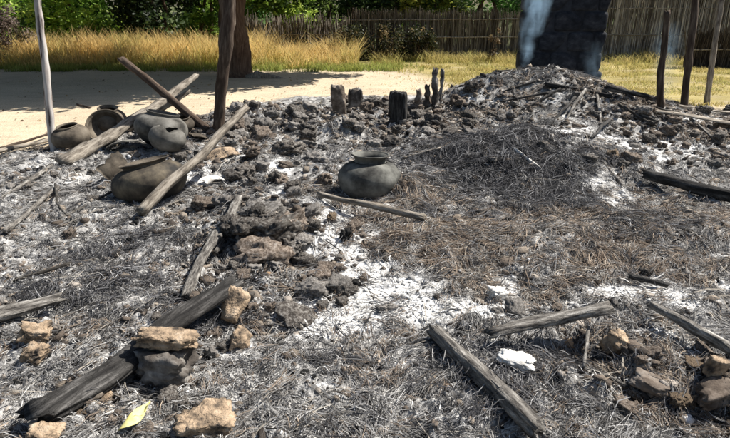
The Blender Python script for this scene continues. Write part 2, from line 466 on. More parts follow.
def lying(p0, p1, lift0, lift1):
    """two photo pixels on the ground lifted clear of the bumps between"""
    a = pt(*p0); b = pt(*p1)
    a.z += lift0; b.z += lift1
    t = np.linspace(0, 1, 40)
    xs = a.x + (b.x - a.x) * t; ys = a.y + (b.y - a.y) * t
    over = np.percentile(H(xs, ys) - (a.z + (b.z - a.z) * t), 80)
    up = max(0, over) * .8
    a.z += up; b.z += up
    return a, b

# clods: noise-shaped lumps
def lump_mesh(name, seed, sub=3, squash=(1, .8, .62), rough=.35, blocky=0.0, freq=1.6, pits=0.0):
    bm = bmesh.new()
    bmesh.ops.create_icosphere(bm, subdivisions=sub, radius=1)
    off = Vector((seed * 13.7, seed * 5.1, seed * 3.3))
    for v in bm.verts:
        d = v.co.normalized()
        if blocky:
            m = max(abs(d.x), abs(d.y), abs(d.z))
            cube = d / m * .78
            d2 = d.lerp(cube, blocky)
        else:
            d2 = d
        k = 1 + rough * mnoise.noise(d * freq + off) + rough * .55 * mnoise.noise(d * freq * 2.7 + off) + rough * .36 * mnoise.noise(d * freq * 6 + off) + rough * .2 * mnoise.noise(d * freq * 14 + off)
        if pits:
            k -= pits * max(0, mnoise.noise(d * 5 + off) - .12)
            k = max(k, .35)
        v.co = Vector((d2.x * squash[0], d2.y * squash[1], d2.z * squash[2])) * k
    me = bpy.data.meshes.new(name); bm.to_mesh(me); bm.free()
    me.polygons.foreach_set('use_smooth', [seed % 3 != 0 or sub > 3] * len(me.polygons))
    return me

LUMPS = [lump_mesh('clod', i + 1, 4, (1, random.uniform(.7, .95), random.uniform(.62, .85)), random.uniform(.36, .55), random.choice([.2, .5, .75]), random.uniform(1.1, 1.9), .35) for i in range(14)]
_lm = {}
def lump_data(i, mat):
    k = (i, mat)
    if k not in _lm:
        me = LUMPS[i].copy(); me.materials.append(M[mat]); _lm[k] = me
    return _lm[k]

def clod(name, px, py, wpx, mat, label, cat, group=None, i=None, rot=None, squash=None, lift=.25, hh=1.0):
    p = pt(px, py)
    d = p.y * CP + (CAM_H - p.z) * SP
    s = wpx / FOC * d / 2
    i = random.randrange(len(LUMPS)) if i is None else i
    o = bpy.data.objects.new(name, lump_data(i, mat)); COL.objects.link(o)
    rz = random.uniform(0, 6.28) if rot is None else rot
    o.rotation_euler = (random.uniform(-.3, .3), random.uniform(-.3, .3), rz)
    sq = squash or (1, 1, 1)
    o.scale = (s * sq[0], s * sq[1], s * sq[2] * hh)
    o.location = p + Vector((0, 0, s * lift * hh))
    return tag(o, label, cat, group)

def block_mesh(name, sx, sy, sz, seed, rough=.10, chips=4, seg=11):
    """a broken mud brick: box with worn edges, knocked-off corners and a rough skin"""
    bm = bmesh.new()
    bmesh.ops.create_cube(bm, size=2)
    bmesh.ops.subdivide_edges(bm, edges=bm.edges[:], cuts=seg, use_grid_fill=True)
    rr = random.Random(seed)
    off = Vector((seed * 7.7, seed * 3.1, seed * 1.3))
    cuts = []
    for _ in range(chips):
        nrm = Vector((rr.choice((-1, 1)) * rr.uniform(.4, 1), rr.choice((-1, 1)) * rr.uniform(.4, 1), rr.choice((-1, 1)) * rr.uniform(.2, 1))).normalized()
        cuts.append((nrm, rr.uniform(.95, 1.25)))
    for v in bm.verts:
        c = v.co.copy()
        # round edges
        L = (abs(c.x) ** 9 + abs(c.y) ** 9 + abs(c.z) ** 9) ** (1 / 9)
        c = c / L
        for nrm, dd in cuts:
            q = c.dot(nrm)
            if q > dd: c -= nrm * (q - dd) * .95
        c *= 1 + rough * mnoise.noise(c * 1.4 + off) + rough * .6 * mnoise.noise(c * 3.5 + off) + rough * .45 * mnoise.noise(c * 8 + off) + rough * .25 * mnoise.noise(c * 17 + off)
        v.co = Vector((c.x * sx / 2, c.y * sy / 2, c.z * sz / 2))
    me = bpy.data.meshes.new(name); bm.to_mesh(me); bm.free()
    me.polygons.foreach_set('use_smooth', [True] * len(me.polygons))
    return me

def block(name, px, py, size, rot, mat, label, cat, group=None, seed=1, rough=.10, lift=.5, chips=4):
    p = pt(px, py)
    me = block_mesh(name, *size, seed, rough * 1.7 + .04, chips + 1); me.materials.append(M[mat])
    o = link(name, me); o.location = p + Vector((0, 0, size[2] * lift * .9)); o.rotation_euler = rot; o.scale = (.88, .88, .88)
    return tag(o, label, cat, group)

# ------------------------------------------------------------------ ground, one sheet to the horizon
def build_ground():
    rows = np.concatenate([np.linspace(-3, 1.1, 14)[:-1],
                           1.1 * (11.5 / 1.1) ** np.linspace(0, 1, 640)[:-1],
                           11.5 * (28 / 11.5) ** np.linspace(0, 1, 110)[:-1],
                           28 * (900 / 28) ** np.linspace(0, 1, 26)])
    nc = 620
    s = np.linspace(-1, 1, nc)
    hw = 1.5 + .84 * np.maximum(rows, 0) + 6 * sstep(30, 900, rows) * rows / 6
    hw = np.maximum(hw, 1.5 + 0 * rows)
    X = s[None, :] * hw[:, None]
    Y = np.repeat(rows[:, None], nc, 1)
    Z = H(X, Y)
    f = field(X, Y)
    w = ashy(X, Y) * f; b = mask(BROWN, X, Y) * f; d = mask(DARK, X, Y) * f; r = mask(RUB, X, Y) * f
    n1 = fbm(X, Y, 3.0, 4, .6, 5); n2 = fbm(X, Y, 17, 3, .65, 2); n3 = fbm(X, Y, 45, 2, .7, 1)
    ash = np.array([.40, .388, .372]); drk = np.array([.085, .081, .078]); brn = np.array([.26, .213, .17]); wht = np.array([.74, .735, .725])
    t = np.clip(.50 + .60 * n1 + .75 * n2 + .5 * n3 - .25 * d - .12 * r, 0, 1)[..., None]
    C = drk * (1 - t) + ash * t
    bb = np.clip(b * (.7 + .6 * n2), 0, .85)[..., None]
    C = C * (1 - bb) + brn * (.35 + .9 * t) * bb
    # ash: bright cores, ragged flecked edges
    ww = w * (1 - .35 * sstep(.2, .8, -n2 - .5 * n3))
    ww = np.clip(ww, 0, 1)[..., None]
    C = C * (1 - ww) + wht * ww * (1 + .05 * n3[..., None])
    # thin pale dusting in broad soft patches
    du = sstep(.05, .75, fbm(X, Y, 1.7, 4, .6, 63) + .35 * n2 + 1.1 * mask(WHITE, X, Y)) * (1 - .55 * np.clip(b, 0, 1)) * f
    du = (.62 * du)[..., None] * (1 - ww)
    C = C * (1 - du) + np.array([.56, .55, .535]) * du
    fl = sstep(.32, .85, n2 + .8 * n3 + .35 * n1 + .3 * w)[..., None] * f[..., None] * .9
    C = C * (1 - fl) + np.array([.5, .49, .47]) * fl
    # yard sand and grassed earth
    m1 = fbm(X, Y, .8, 4, .55, 20); m2 = fbm(X * .6, Y * 2.2, 3, 3, .6, 31)
    sand = np.array([.54, .445, .32]) * (1 + .10 * m1 + .10 * m2)[..., None]
    # earth under grass: right yard and far field
    gx = sstep(.2, 1.2, X - (0.6 + .28 * (14.5 - Y))) * sstep(9, 10.5, Y)
    deep = sstep(19.2, 20.5, Y)[..., None]
    far = sstep(15.2, 16.6, Y + .7 * perlin(X * .5, Y * .5))
    g = np.clip(np.maximum(gx, far) * (1.0 + .5 * m2), 0, 1)[..., None]
    grs = np.array([.33, .27, .105]) * (1 + .3 * m1)[..., None]
    grs = grs * (1 - deep) + np.array([.06, .08, .025]) * deep
    Y0 = sand * (1 - g) + grs * g
    # scattered soot on the sand close to the debris
    e = np.interp(X, _ex, _ey)
    sc = np.clip(1 - (Y - e) / .9, 0, 1) * sstep(0, .6, n2 + n1)
    Y0 = Y0 * (1 - .5 * sc[..., None])
    ff = f[..., None]
    C = C * ff + Y0 * (1 - ff)
    C = np.clip(C, .01, .85)
    V = np.stack([X.ravel(), Y.ravel(), Z.ravel()], 1)
    nr = len(rows)
    i = (np.arange(nr - 1)[:, None] * nc + np.arange(nc - 1)[None, :]).ravel()
    F = np.stack([i, i + 1, i + nc + 1, i + nc], 1)
    me = np_mesh('ground', V, F, C.reshape(-1, 3), smooth=True)
    o = link('ground', me, M['ground'])
    tag(o, 'ash covered burnt ground with pale sandy yard beyond it', kind='structure')
build_ground()

# ------------------------------------------------------------------ straw: thin blades lying on the ground
def sample_xy(n, y0=1.45, y1=9.8, m=None, power=1.0, side=1.12):
    xs = []; ys = []; c = 0
    while c < n:
        k = n * 2
        u = rng.random(k)
        y = y0 * (y1 / y0) ** (u ** power)
        x = (rng.random(k) * 2 - 1) * (.75 + .64 * (y * CP + CAM_H * SP)) * side
        keep = rng.random(k) < field(x, y)
        if m is not None:
            keep &= rng.random(k) < m(x, y)
        xs.append(x[keep]); ys.append(y[keep]); c += int(keep.sum())
    return np.concatenate(xs)[:n], np.concatenate(ys)[:n]

def straw(name, label, n_clump, per, mfun, length, width, cols, colw, rise=.02, spread=.45, y0=1.45, y1=9.8, curl=.25, arch=.012, flow=0.0, pw=1.0):
    cx, cy = sample_xy(n_clump, y0, y1, mfun, power=pw)
    th = flow + 2.6 * fbm(cx, cy, 1.1, 2, ox=40) + 2.4 * perlin(cx * 6, cy * 6)
    cx = np.repeat(cx, per); cy = np.repeat(cy, per); th = np.repeat(th, per)
    kc = np.repeat(rng.random(n_clump), per)
    n = len(cx)
    sc = .55 + .115 * cy                                    # blades far off are the thicker reeds only
    L = length * rng.lognormal(0, .45, n) * np.clip(sc, .6, 1.6)
    Wd = width * rng.uniform(.5, 1.4, n) * np.clip(sc, .6, 1.7)
    th = th + rng.normal(0, spread, n)
    cr = .5 * length
    cx = cx + rng.normal(0, cr, n) * .5; cy = cy + rng.normal(0, cr, n) * .5
    dx = np.cos(th); dy = np.sin(th)
    cu = rng.normal(0, curl, n)
    z0 = np.abs(rng.normal(0, rise, n)); tip = np.abs(rng.normal(0, .5, n)) * rise * 1.6 - rise * .3
    ar = rng.random(n) * arch
    roll = rng.uniform(-.9, .9, n)
    Vs = []
    for k, t in enumerate((-.5, 0, .5)):
        ox = dx * t * L - dy * cu * L * (t * t) ; oy = dy * t * L + dx * cu * L * (t * t)
        X = cx + ox; Y = cy + oy
        Z = H0(X, Y) * .35 + H(X, Y) * .65 + .004 + z0 + ar * (1 - 4 * t * t) + tip * (t + .5)
        wv = Wd * (1.0 if k == 1 else .55) * .5
        ax_ = -dy * np.cos(roll); ay_ = dx * np.cos(roll); az_ = np.sin(roll)
        Vs.append(np.stack([X - ax_ * wv, Y - ay_ * wv, Z - az_ * wv], 1))
        Vs.append(np.stack([X + ax_ * wv, Y + ay_ * wv, Z + az_ * wv], 1))
    V = np.stack(Vs, 1).reshape(-1, 3)
    b = (np.arange(n) * 6)[:, None]
    F = np.concatenate([b + np.array([[0, 1, 3, 2]]), b + np.array([[2, 3, 5, 4]])], 0)
    cols = np.array(cols); ci = rng.choice(len(cols), n, p=np.array(colw) / sum(colw))
    ci2 = rng.choice(len(cols), n_clump, p=np.array(colw) / sum(colw)).repeat(per)
    C = cols[np.where(rng.random(n) < .55, ci2, ci)] * rng.uniform(.7, 1.3, n)[:, None]
    C = np.clip(np.repeat(C, 6, 0), .01, .8)
    me = np_mesh(name, V, F, C)
    o = link(name, me, M['straw'])
    return tag(o, label, 'straw', kind='stuff')

GREYS = [(.05, .048, .047), (.135, .131, .126), (.26, .252, .242), (.38, .37, .358), (.53, .52, .51)]
fW = ashy
fB = lambda x, y: np.clip(mask(BROWN, x, y), 0, 1)
fD = lambda x, y: np.clip(mask(DARK, x, y), 0, 1)
fR = lambda x, y: np.clip(mask(RUB, x, y), 0, 1)
ash_m = lambda x, y: np.clip(1.0 - .97 * fW(x, y) - .75 * fR(x, y), .02, 1) * np.clip(.58 + 1.3 * fbm(x, y, 2.4, 2, .6, 77), .04, 1)
straw('ashy_straw', 'grey ashy straw matted over the burnt ground', 4600, 8, ash_m,
      .050, .0029, GREYS, [2.4, 2.6, 3, 2.6, 1.5], rise=.009, spread=.8, pw=.85)
straw('straw_bundles', 'flattened grey bundles of burnt thatch lying in the ash', 2000, 20, ash_m,
      .105, .0031, GREYS, [3, 3, 3, 2, 1.1], rise=.012, spread=.17, pw=.85, curl=.15)
straw('short_ash_fibres', 'short grey ash fibres strewn between the straw', 7200, 8, lambda x, y: np.clip(1.0 - .97 * fW(x, y), .02, 1),
      .030, .0033, GREYS, [1.6, 2.4, 3, 3, 2.4], rise=.008, spread=1.5, y1=8, pw=.9)
straw('brown_straw', 'scorched brown thatch straw in the middle of the debris', 3600, 12, lambda x, y: .02 + fB(x, y) * (1 - .97 * fW(x, y)) * (1 - .6 * fR(x, y)),
      .075, .0037, [(.055, .044, .037), (.145, .11, .085), (.25, .195, .15), (.38, .305, .235), (.25, .235, .215), (.46, .41, .34)], [1.5, 2.5, 2.5, 1.5, 2, .5], rise=.014, spread=.35)
straw('black_thatch', 'blackened thatch lying in a dome right of the round pot', 3700, 12, lambda x, y: .02 + fD(x, y) ** 1.3 * (1 - .97 * fW(x, y)) * (1 - .6 * fR(x, y)),
      .10, .0042, [(.026, .026, .028), (.058, .057, .061), (.125, .123, .128), (.29, .287, .29)], [3, 3, 2.2, .9], rise=.022, spread=.5, flow=.6)
straw('pale_ash_straw', 'pale burnt-out straw flecks of white ash', 3000, 6, lambda x, y: .06 + .9 * fW(x, y) * (1 - fW(x, y)) * 3 * (.3 + .7 * rng.random(np.shape(x))),
      .055, .005, [(.45, .44, .42), (.6, .59, .57), (.3, .29, .28)], [2, 1.3, 1], rise=.008, spread=.9)
straw('loose_long_reed', 'long loose burnt reeds scattered over the ash', 900, 2, None,
      0.20, .006, [(.03, .028, .026), (.14, .13, .12), (.30, .27, .23), (.42, .39, .34)], [2, 2.5, 2.2, 1], rise=.014, spread=.9, curl=.12)

# ------------------------------------------------------------------ crumbs
def crumbs(name, label, n, mfun, size, cols, colw, y0=1.45, y1=9.8, flatz=.65, pw=1.0):
    x, y = sample_xy(n, y0, y1, mfun, power=pw)
    ph = (1 + 5 ** .5) / 2
    ico = np.array([(-1, ph, 0), (1, ph, 0), (-1, -ph, 0), (1, -ph, 0), (0, -1, ph), (0, 1, ph), (0, -1, -ph), (0, 1, -ph), (ph, 0, -1), (ph, 0, 1), (-ph, 0, -1), (-ph, 0, 1)], float) / 1.9
    fc = np.array([(0, 11, 5), (0, 5, 1), (0, 1, 7), (0, 7, 10), (0, 10, 11), (1, 5, 9), (5, 11, 4), (11, 10, 2), (10, 7, 6), (7, 1, 8), (3, 9, 4), (3, 4, 2), (3, 2, 6), (3, 6, 8), (3, 8, 9), (4, 9, 5), (2, 4, 11), (6, 2, 10), (8, 6, 7), (9, 8, 1)])
    s = size * rng.lognormal(0, .5, n) * (.5 + .11 * y)
    s = np.minimum(s, size * 3)
    V = ico[None] * (1 + rng.uniform(-.45, .35, (n, 12, 1)))
    V = V * np.stack([np.ones(n), rng.uniform(.5, 1, n), rng.uniform(.4, 1, n) * flatz], 1)[:, None, :]
    a = rng.random(n) * 6.28; ca, sa = np.cos(a)[:, None], np.sin(a)[:, None]
    tl = rng.normal(0, .5, n)[:, None]
    Xr = V[..., 0] * ca - V[..., 1] * sa; Yr = V[..., 0] * sa + V[..., 1] * ca; Zr = V[..., 2] + Xr * tl * .5
    P = np.stack([Xr, Yr, Zr], 2) * s[:, None, None]
    P[..., 0] += x[:, None]; P[..., 1] += y[:, None]; P[..., 2] += (H(x, y) + s * .15)[:, None]
    F = (np.arange(n)[:, None, None] * 12 + fc[None]).reshape(-1, 3)
    cols = np.array(cols); C = cols[rng.choice(len(cols), n, p=np.array(colw) / sum(colw))] * rng.uniform(.7, 1.25, n)[:, None]
    o = link(name, np_mesh(name, P.reshape(-1, 3), F, np.repeat(C, 12, 0)), M['crumb'])
    return tag(o, label, 'rubble', kind='stuff')
crumbs('clay_crumbs', 'small scorched clay crumbs strewn through the rubble', 15000, lambda x, y: (.07 + fR(x, y)) * (1 - .9 * fW(x, y)), .019,
       [(.05, .042, .036), (.13, .105, .085), (.22, .185, .15), (.33, .29, .25), (.38, .25, .15)], [2, 3, 3, 1.4, .06])
crumbs('charcoal_bits', 'black charcoal bits scattered over the ash', 4200, lambda x, y: 1 - .9 * fW(x, y), .013, [(.012, .012, .012), (.03, .028, .027), (.06, .055, .05)], [2, 2, 1], flatz=.9)
crumbs('ash_flakes', 'white ash flakes lying on the white ash drifts', 3000, lambda x, y: .05 + fW(x, y), .012, [(.7, .69, .68), (.5, .49, .47), (.34, .33, .32)], [2, 2, 1.2])

# ------------------------------------------------------------------ foliage and grass generators
def leaf_cloud(centres, rad, n, size, cols, colw, aspect=.55, droop=0.0, sq=1.0):
    """n folded leaves scattered through clumps; centres (k,3), rad (k,)"""
    centres = np.array(centres); rad = np.array(rad)
    pr = rad ** 2.2; pr = pr / pr.sum()
    k = rng.choice(len(centres), n, p=pr)
    d = rng.normal(size=(n, 3)); d /= np.linalg.norm(d, axis=1)[:, None]
    rr = rad[k] * rng.random(n) ** .42 * (1 + .25 * rng.normal(size=n))
    P = centres[k] + d * rr[:, None] * np.array([1, 1, sq])
    P[:, 2] = np.maximum(P[:, 2], .02)
    a = rng.normal(size=(n, 3)); a[:, 2] = a[:, 2] * .6 - droop; a /= np.linalg.norm(a, axis=1)[:, None]
    b = np.cross(a, rng.normal(size=(n, 3))); b /= np.linalg.norm(b, axis=1)[:, None]
    c = np.cross(a, b)
    L = (size * rng.uniform(.6, 1.4, n))[:, None]
    w = L * aspect
    V = np.stack([P - a * L * .5, P + b * w * .5 + c * w * .15, P + a * L * .5, P - b * w * .5 + c * w * .15], 1).reshape(-1, 3)
    i = (np.arange(n) * 4)[:, None]
    F = np.concatenate([i + np.array([[0, 1, 2]]), i + np.array([[0, 2, 3]])])
    cols = np.array(cols); pw = np.array(colw) / sum(colw)
    ck = rng.choice(len(cols), len(centres), p=pw)
    C = np.where((rng.random(n) < .7)[:, None], cols[ck[k]], cols[rng.choice(len(cols), n, p=pw)]) * rng.uniform(.75, 1.25, n)[:, None]
    return V, F, np.repeat(C, 4, 0)

def shrub(name, label, cat, x, y, h, r, n, size, cols, colw, group=None, z0=.1, trunks=3, mat_t='tree_bark', tr=.06, clumps=26, droop=.2):
    root = empty(name, (x, y, 0)); tag(root, label, cat, group)
    if y > 30: z0 = .05
    cs = []; rs = []
    for i in range(clumps):
        a = rng.random() * 6.28; q = rng.random() ** .5 * r * .82
        hz_ = z0 + (h - z0) * rng.random()
        sh = math.sin(math.pi * min(1, max(0, (hz_ - z0) / (h - z0) * .75 + .2)))
        cs.append((math.cos(a) * q * (.5 + .5 * sh), math.sin(a) * q * (.5 + .5 * sh), hz_)); rs.append(r * rng.uniform(.18, .38))
    V, F, C = leaf_cloud(cs, rs, n, size, cols, colw, droop=droop)
    o = link('crown', np_mesh('crown', V, F, C), M['leaf'], root)
    for i in range(trunks):
        t = cs[(i * 5) % len(cs)]; t2 = cs[(i * 7 + 3) % len(cs)]
        Vl, Fl = limb_mesh('trunk', [(rng.normal() * r * .06, rng.normal() * r * .06, -.1), (t[0] * .4, t[1] * .4, h * .35), (t2[0] * .6, t2[1] * .6, h * .8)], [tr, tr * .6, tr * .2], 7, .1, seed=i + int(x * 10))
        me = bpy.data.meshes.new('trunk'); me.from_pydata([tuple(v) for v in Vl], [], Fl); me.materials.append(M[mat_t])
        link('trunk', me, None, root)
    return root

GREEN_A = [(.05, .085, .018), (.15, .25, .035), (.30, .46, .07), (.50, .62, .12)]
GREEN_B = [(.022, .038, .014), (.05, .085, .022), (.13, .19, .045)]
GREEN_Y = [(.10, .15, .03), (.30, .34, .06), (.45, .42, .08), (.05, .08, .02)]
GREEN_G = [(.06, .13, .035), (.15, .31, .08), (.28, .50, .14), (.03, .05, .02)]

# the big tree standing in the yard: its crown is above the picture and shades the sand
def main_tree():
    b = pt(240, 77); b.z = 0.0
    root = empty('shade_tree', b)
    tag(root, 'thick dark tree trunk standing in the sandy yard beside the leaning post', 'tree')
    V, F = limb_mesh('trunk', [(0, 0, -.15), (.0, 0, .22), (-.02, 0, .9), (-.12, .05, 2.6), (0, .1, 4.2)], [.42, .31, .265, .25, .22], 22, .10, seed=3, caps='plain', lump=2.5)
    me = bpy.data.meshes.new('trunk'); me.from_pydata([tuple(v) for v in V], [], F)
    me.polygons.foreach_set('use_smooth', [True] * len(me.polygons)); me.materials.append(M['tree_bark'])
    link('trunk', me, None, root)
    for k, (a, q, h) in enumerate([(.2, 2.8, 4.6), (1.4, 2.4, 5.4), (2.6, 3.0, 5.2), (3.7, 2.6, 4.8), (5.2, 2.4, 5.6)]):
        V, F = limb_mesh('limb', [(0, .1, 3.2 + .2 * k), (math.cos(a) * q * .5, math.sin(a) * q * .5, h * .85), (math.cos(a) * q, math.sin(a) * q, h + .6)], [.17, .11, .05], 9, .1, seed=k, lump=3)
        me = bpy.data.meshes.new('limb'); me.from_pydata([tuple(v) for v in V], [], F); me.materials.append(M['tree_bark'])
        link('limb', me, None, root)
    # a knotted surface root at the foot
    V, F = limb_mesh('root', [(.2, -.15, .0), (.45, -.28, .06), (.8, -.30, .02), (1.3, -.32, -.06)], [.10, .11, .06, .03], 9, .2, seed=9)
    me = bpy.data.meshes.new('root'); me.from_pydata([tuple(v) for v in V], [], F); me.materials.append(M['grey_wood'])
    link('root', me, None, root)
    cs = []; rs = []
    for i in range(170):
        a = rng.random() * 6.28; q = rng.random() ** .5 * 3.6
        cs.append((-2.8 + math.cos(a) * q * 1.75, .15 + math.sin(a) * q * .88, 3.0 + rng.random() * 2.8)); rs.append(rng.uniform(.6, 1.1))
    for i in range(46):
        cs.append((2.9 + rng.normal() * .85, .95 + rng.normal() * .35, 3.2 + rng.random() * .5)); rs.append(.45)
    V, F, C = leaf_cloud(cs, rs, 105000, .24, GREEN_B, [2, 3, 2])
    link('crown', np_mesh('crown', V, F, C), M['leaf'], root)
main_tree()

# trees and bushes closing the yard behind the grass
BK = [
    ('leafy_tree', 'sunlit green leafy tree behind the grass left of the white pole', 'tree', -40, 24, 4.2, 2.6, GREEN_A, [2, 3, 3, 1.5], .35),
    ('leafy_tree', 'bright green bushy tree behind the grass just right of the white pole', 'tree', 75, 21.5, 3.6, 2.3, GREEN_A, [1.5, 3, 3.5, 2], .35),
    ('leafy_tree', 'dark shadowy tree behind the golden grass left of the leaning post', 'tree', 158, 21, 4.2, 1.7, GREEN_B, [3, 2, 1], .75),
    ('leafy_tree', 'fresh green tree just left of the thick trunk', 'tree', 205, 23.0, 3.6, 1.6, GREEN_A, [1, 3, 3.5, 2], .35),
    ('leafy_tree', 'green leafy tree just right of the thick trunk', 'tree', 272, 22, 3.8, 1.7, GREEN_A, [2, 3, 3, 1.5], .45),
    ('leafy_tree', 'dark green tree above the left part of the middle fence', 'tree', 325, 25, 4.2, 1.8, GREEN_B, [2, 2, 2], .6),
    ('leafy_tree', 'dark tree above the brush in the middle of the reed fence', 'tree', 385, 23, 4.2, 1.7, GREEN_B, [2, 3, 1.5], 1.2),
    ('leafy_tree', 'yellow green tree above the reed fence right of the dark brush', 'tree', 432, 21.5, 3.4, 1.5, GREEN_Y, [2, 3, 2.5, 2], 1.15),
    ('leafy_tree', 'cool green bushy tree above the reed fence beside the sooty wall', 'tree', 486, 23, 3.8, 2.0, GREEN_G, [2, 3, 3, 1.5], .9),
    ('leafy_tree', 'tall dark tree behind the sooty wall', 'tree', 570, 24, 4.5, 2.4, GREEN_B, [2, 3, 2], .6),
    ('leafy_tree', 'far green tree deep behind the left bushes', 'tree', 20, 34, 6, 4.2, GREEN_A, [3, 3, 2, 1], .6),
    ('leafy_tree', 'far dark tree deep behind the golden grass', 'tree', 190, 35, 6, 4.0, GREEN_B, [3, 3, 2], .6),
    ('leafy_tree', 'distant bush filling the gap between the white pole and the dark tree', 'bush', 112, 31, 3.5, 2.6, GREEN_A, [3, 3, 2, 1], .1),
    ('leafy_tree', 'distant bush in the gap left of the thick trunk', 'bush', 238, 31, 3.5, 2.4, GREEN_G, [3, 3, 2, 1], .1),
    ('leafy_tree', 'far green tree deep behind the middle fence', 'tree', 300, 36, 6, 4.0, GREEN_A, [3, 2, 1, .5], .6),
    ('leafy_tree', 'far green tree deep behind the right end of the middle fence', 'tree', 440, 35, 6, 4.2, GREEN_A, [3, 3, 2, 1], .6),
]
for (nm, lb, ct, px, Y, h, r, cols, cw, z0) in BK:
    p = at_y(px, 30, Y)
    shrub(nm, lb, ct, p.x, Y, h, r, 10000 if Y < 30 else 9000, .16 if Y < 30 else .26, cols, cw, 'trees closing the yard', z0=z0, tr=.12)
p = at_y(8, 40, 17)
shrub('dry_bush', 'greyish pink dry bush at the left edge in front of the trees', 'bush', p.x, 17, 1.5, .8, 4200, .07, [(.16, .12, .10), (.30, .24, .21), (.08, .07, .04), (.10, .13, .04)], [2, 2, 1.5, 1], tr=.02, trunks=6, clumps=18)
for px, w_, lb in [(352, .7, 'dry brown brush leaning on the reed fence, left half of the dark brush'), (388, .8, 'dark green brush against the middle of the reed fence'), (418, .6, 'thin dark brush at the right end of the fence brush')]:
    p = at_y(px, 50, 17.9)
    shrub('brush', lb, 'bush', p.x, 18.1, .9, w_, 2400, .075, [(.05, .055, .02), (.13, .10, .05), (.24, .18, .09), (.03, .035, .015)], [3, 2, 1.2, 3], 'brush along the reed fence', tr=.015, trunks=5, clumps=16)
p = at_y(494, 50, 17.4)
shrub('dry_stalks', 'thin brown dry stalks standing before the fence left of the sooty wall', 'plant', p.x, 17.4, 1.0, .24, 420, .06, [(.20, .14, .08), (.30, .23, .12), (.10, .08, .05)], [2, 1, 1], tr=.012, trunks=7, clumps=8, mat_t='brown_wood')

def grass(name, label, xs, ys, h, w, base, mid, tip, lean=.25):
    n = len(xs)
    a = rng.random(n) * 6.28; l = rng.normal(0, lean, n); la = rng.normal(0, lean, n)
    hh = h * rng.uniform(.45, 1.15, n)
    z = H0(xs, ys)
    Vs = []
    for k, (t, ww) in enumerate(((0, 1), (.5, .8), (1, .15))):
        cx = xs + l * hh * t * t; cy = ys + la * hh * t * t; cz = z + hh * t * (1 - .12 * t) - .01
        dx = np.cos(a) * w * ww * .5; dy = np.sin(a) * w * ww * .5
        Vs += [np.stack([cx - dx, cy - dy, cz], 1), np.stack([cx + dx, cy + dy, cz], 1)]
    V = np.stack(Vs, 1).reshape(-1, 3)
    b = (np.arange(n) * 6)[:, None]
    F = np.concatenate([b + np.array([[0, 1, 3, 2]]), b + np.array([[2, 3, 5, 4]])])
    br = rng.uniform(.65, 1.3, n)[:, None]; mixr = rng.random(n)[:, None]
    gm = (np.clip(.25 + 1.1 * perlin(xs * 1.1 + 30, ys * 1.6), 0, .8) * rng.random(n))[:, None]   # greener patches
    Cb = np.array(base) * br; Cm = (np.array(mid) * mixr + np.array(tip) * (1 - mixr)) * br; Ct = np.array(tip) * br
    gc = np.array((.34, .40, .12)) * br
    Cm = Cm * (1 - gm) + gc * gm; Ct = Ct * (1 - .7 * gm) + gc * 1.3 * .7 * gm
    C = np.stack([Cb, Cb, Cm, Cm, Ct, Ct], 1).reshape(-1, 3)
    o = link(name, np_mesh(name, V, F, C), M['grass'])
    return tag(o, label, 'grass', kind='stuff')

def scat(n, x0, x1, y0, y1, f=None):
    x = rng.uniform(x0, x1, n); y = rng.uniform(y0, y1, n)
    if f is not None:
        k = rng.random(n) < f(x, y); x = x[k]; y = y[k]
    return x, y
gx, gy = scat(52000, -14.5, -.2, 15.6, 19.5, lambda x, y: np.clip(.55 + 1.3 * perlin(x * .9, y * .9) , .12, 1))
hh = .80 * (1 + .42 * perlin(gx * .8 + 5, gy * .8) + .40 * perlin(gx * 3.1, gy * 3.1)) * np.where(gx > -2.6, .8, 1) * sstep(15.0, 16.6, gy + .3 * perlin(gx * 2, gy * 2))
grass('golden_grass', 'tall golden dry grass beyond the yard', gx, gy, hh, .016, (.26, .30, .06), (.62, .46, .14), (.84, .62, .29), .34)
gx, gy = scat(24000, -14.5, 1.5, 14.9, 16.3, lambda x, y: np.clip(.5 + 1.5 * perlin(x * 1.2, y * 1.2), .05, 1))
grass('green_grass_fringe', 'short green grass fringe at the foot of the golden grass', gx, gy, .20 * np.ones(len(gx)), .014, (.13, .19, .04), (.22, .28, .06), (.36, .36, .10), .4)
gx, gy = scat(60000, .2, 9.5, 9.6, 18.4, lambda x, y: np.clip((.45 + 1.2 * perlin(x * 1.1, y * 1.1)) * sstep(-.4, 1.0, x - (0.6 + .28 * (14.5 - y))) * (1 - field(x, y)), 0, 1))
hh = (.07 + .06 * sstep(11, 17, gy) + .20 * sstep(16.3, 17.6, gy)) * (1 + .5 * perlin(gx, gy))
grass('yellow_grass', 'sparse yellow green grass between the debris and the reed fences', gx, gy, hh, .013, (.24, .24, .06), (.40, .34, .11), (.58, .47, .20), .5)
gx, gy = scat(2600, -.8, 3.2, 9.3, 14.5, lambda x, y: np.clip(perlin(x * 1.7, y * 1.7) * 2, 0, 1))
grass('sand_tufts', 'thin straw tufts on the pale sand', gx, gy, .05 * np.ones(len(gx)), .012, (.35, .28, .12), (.5, .40, .2), (.6, .48, .28), .9)

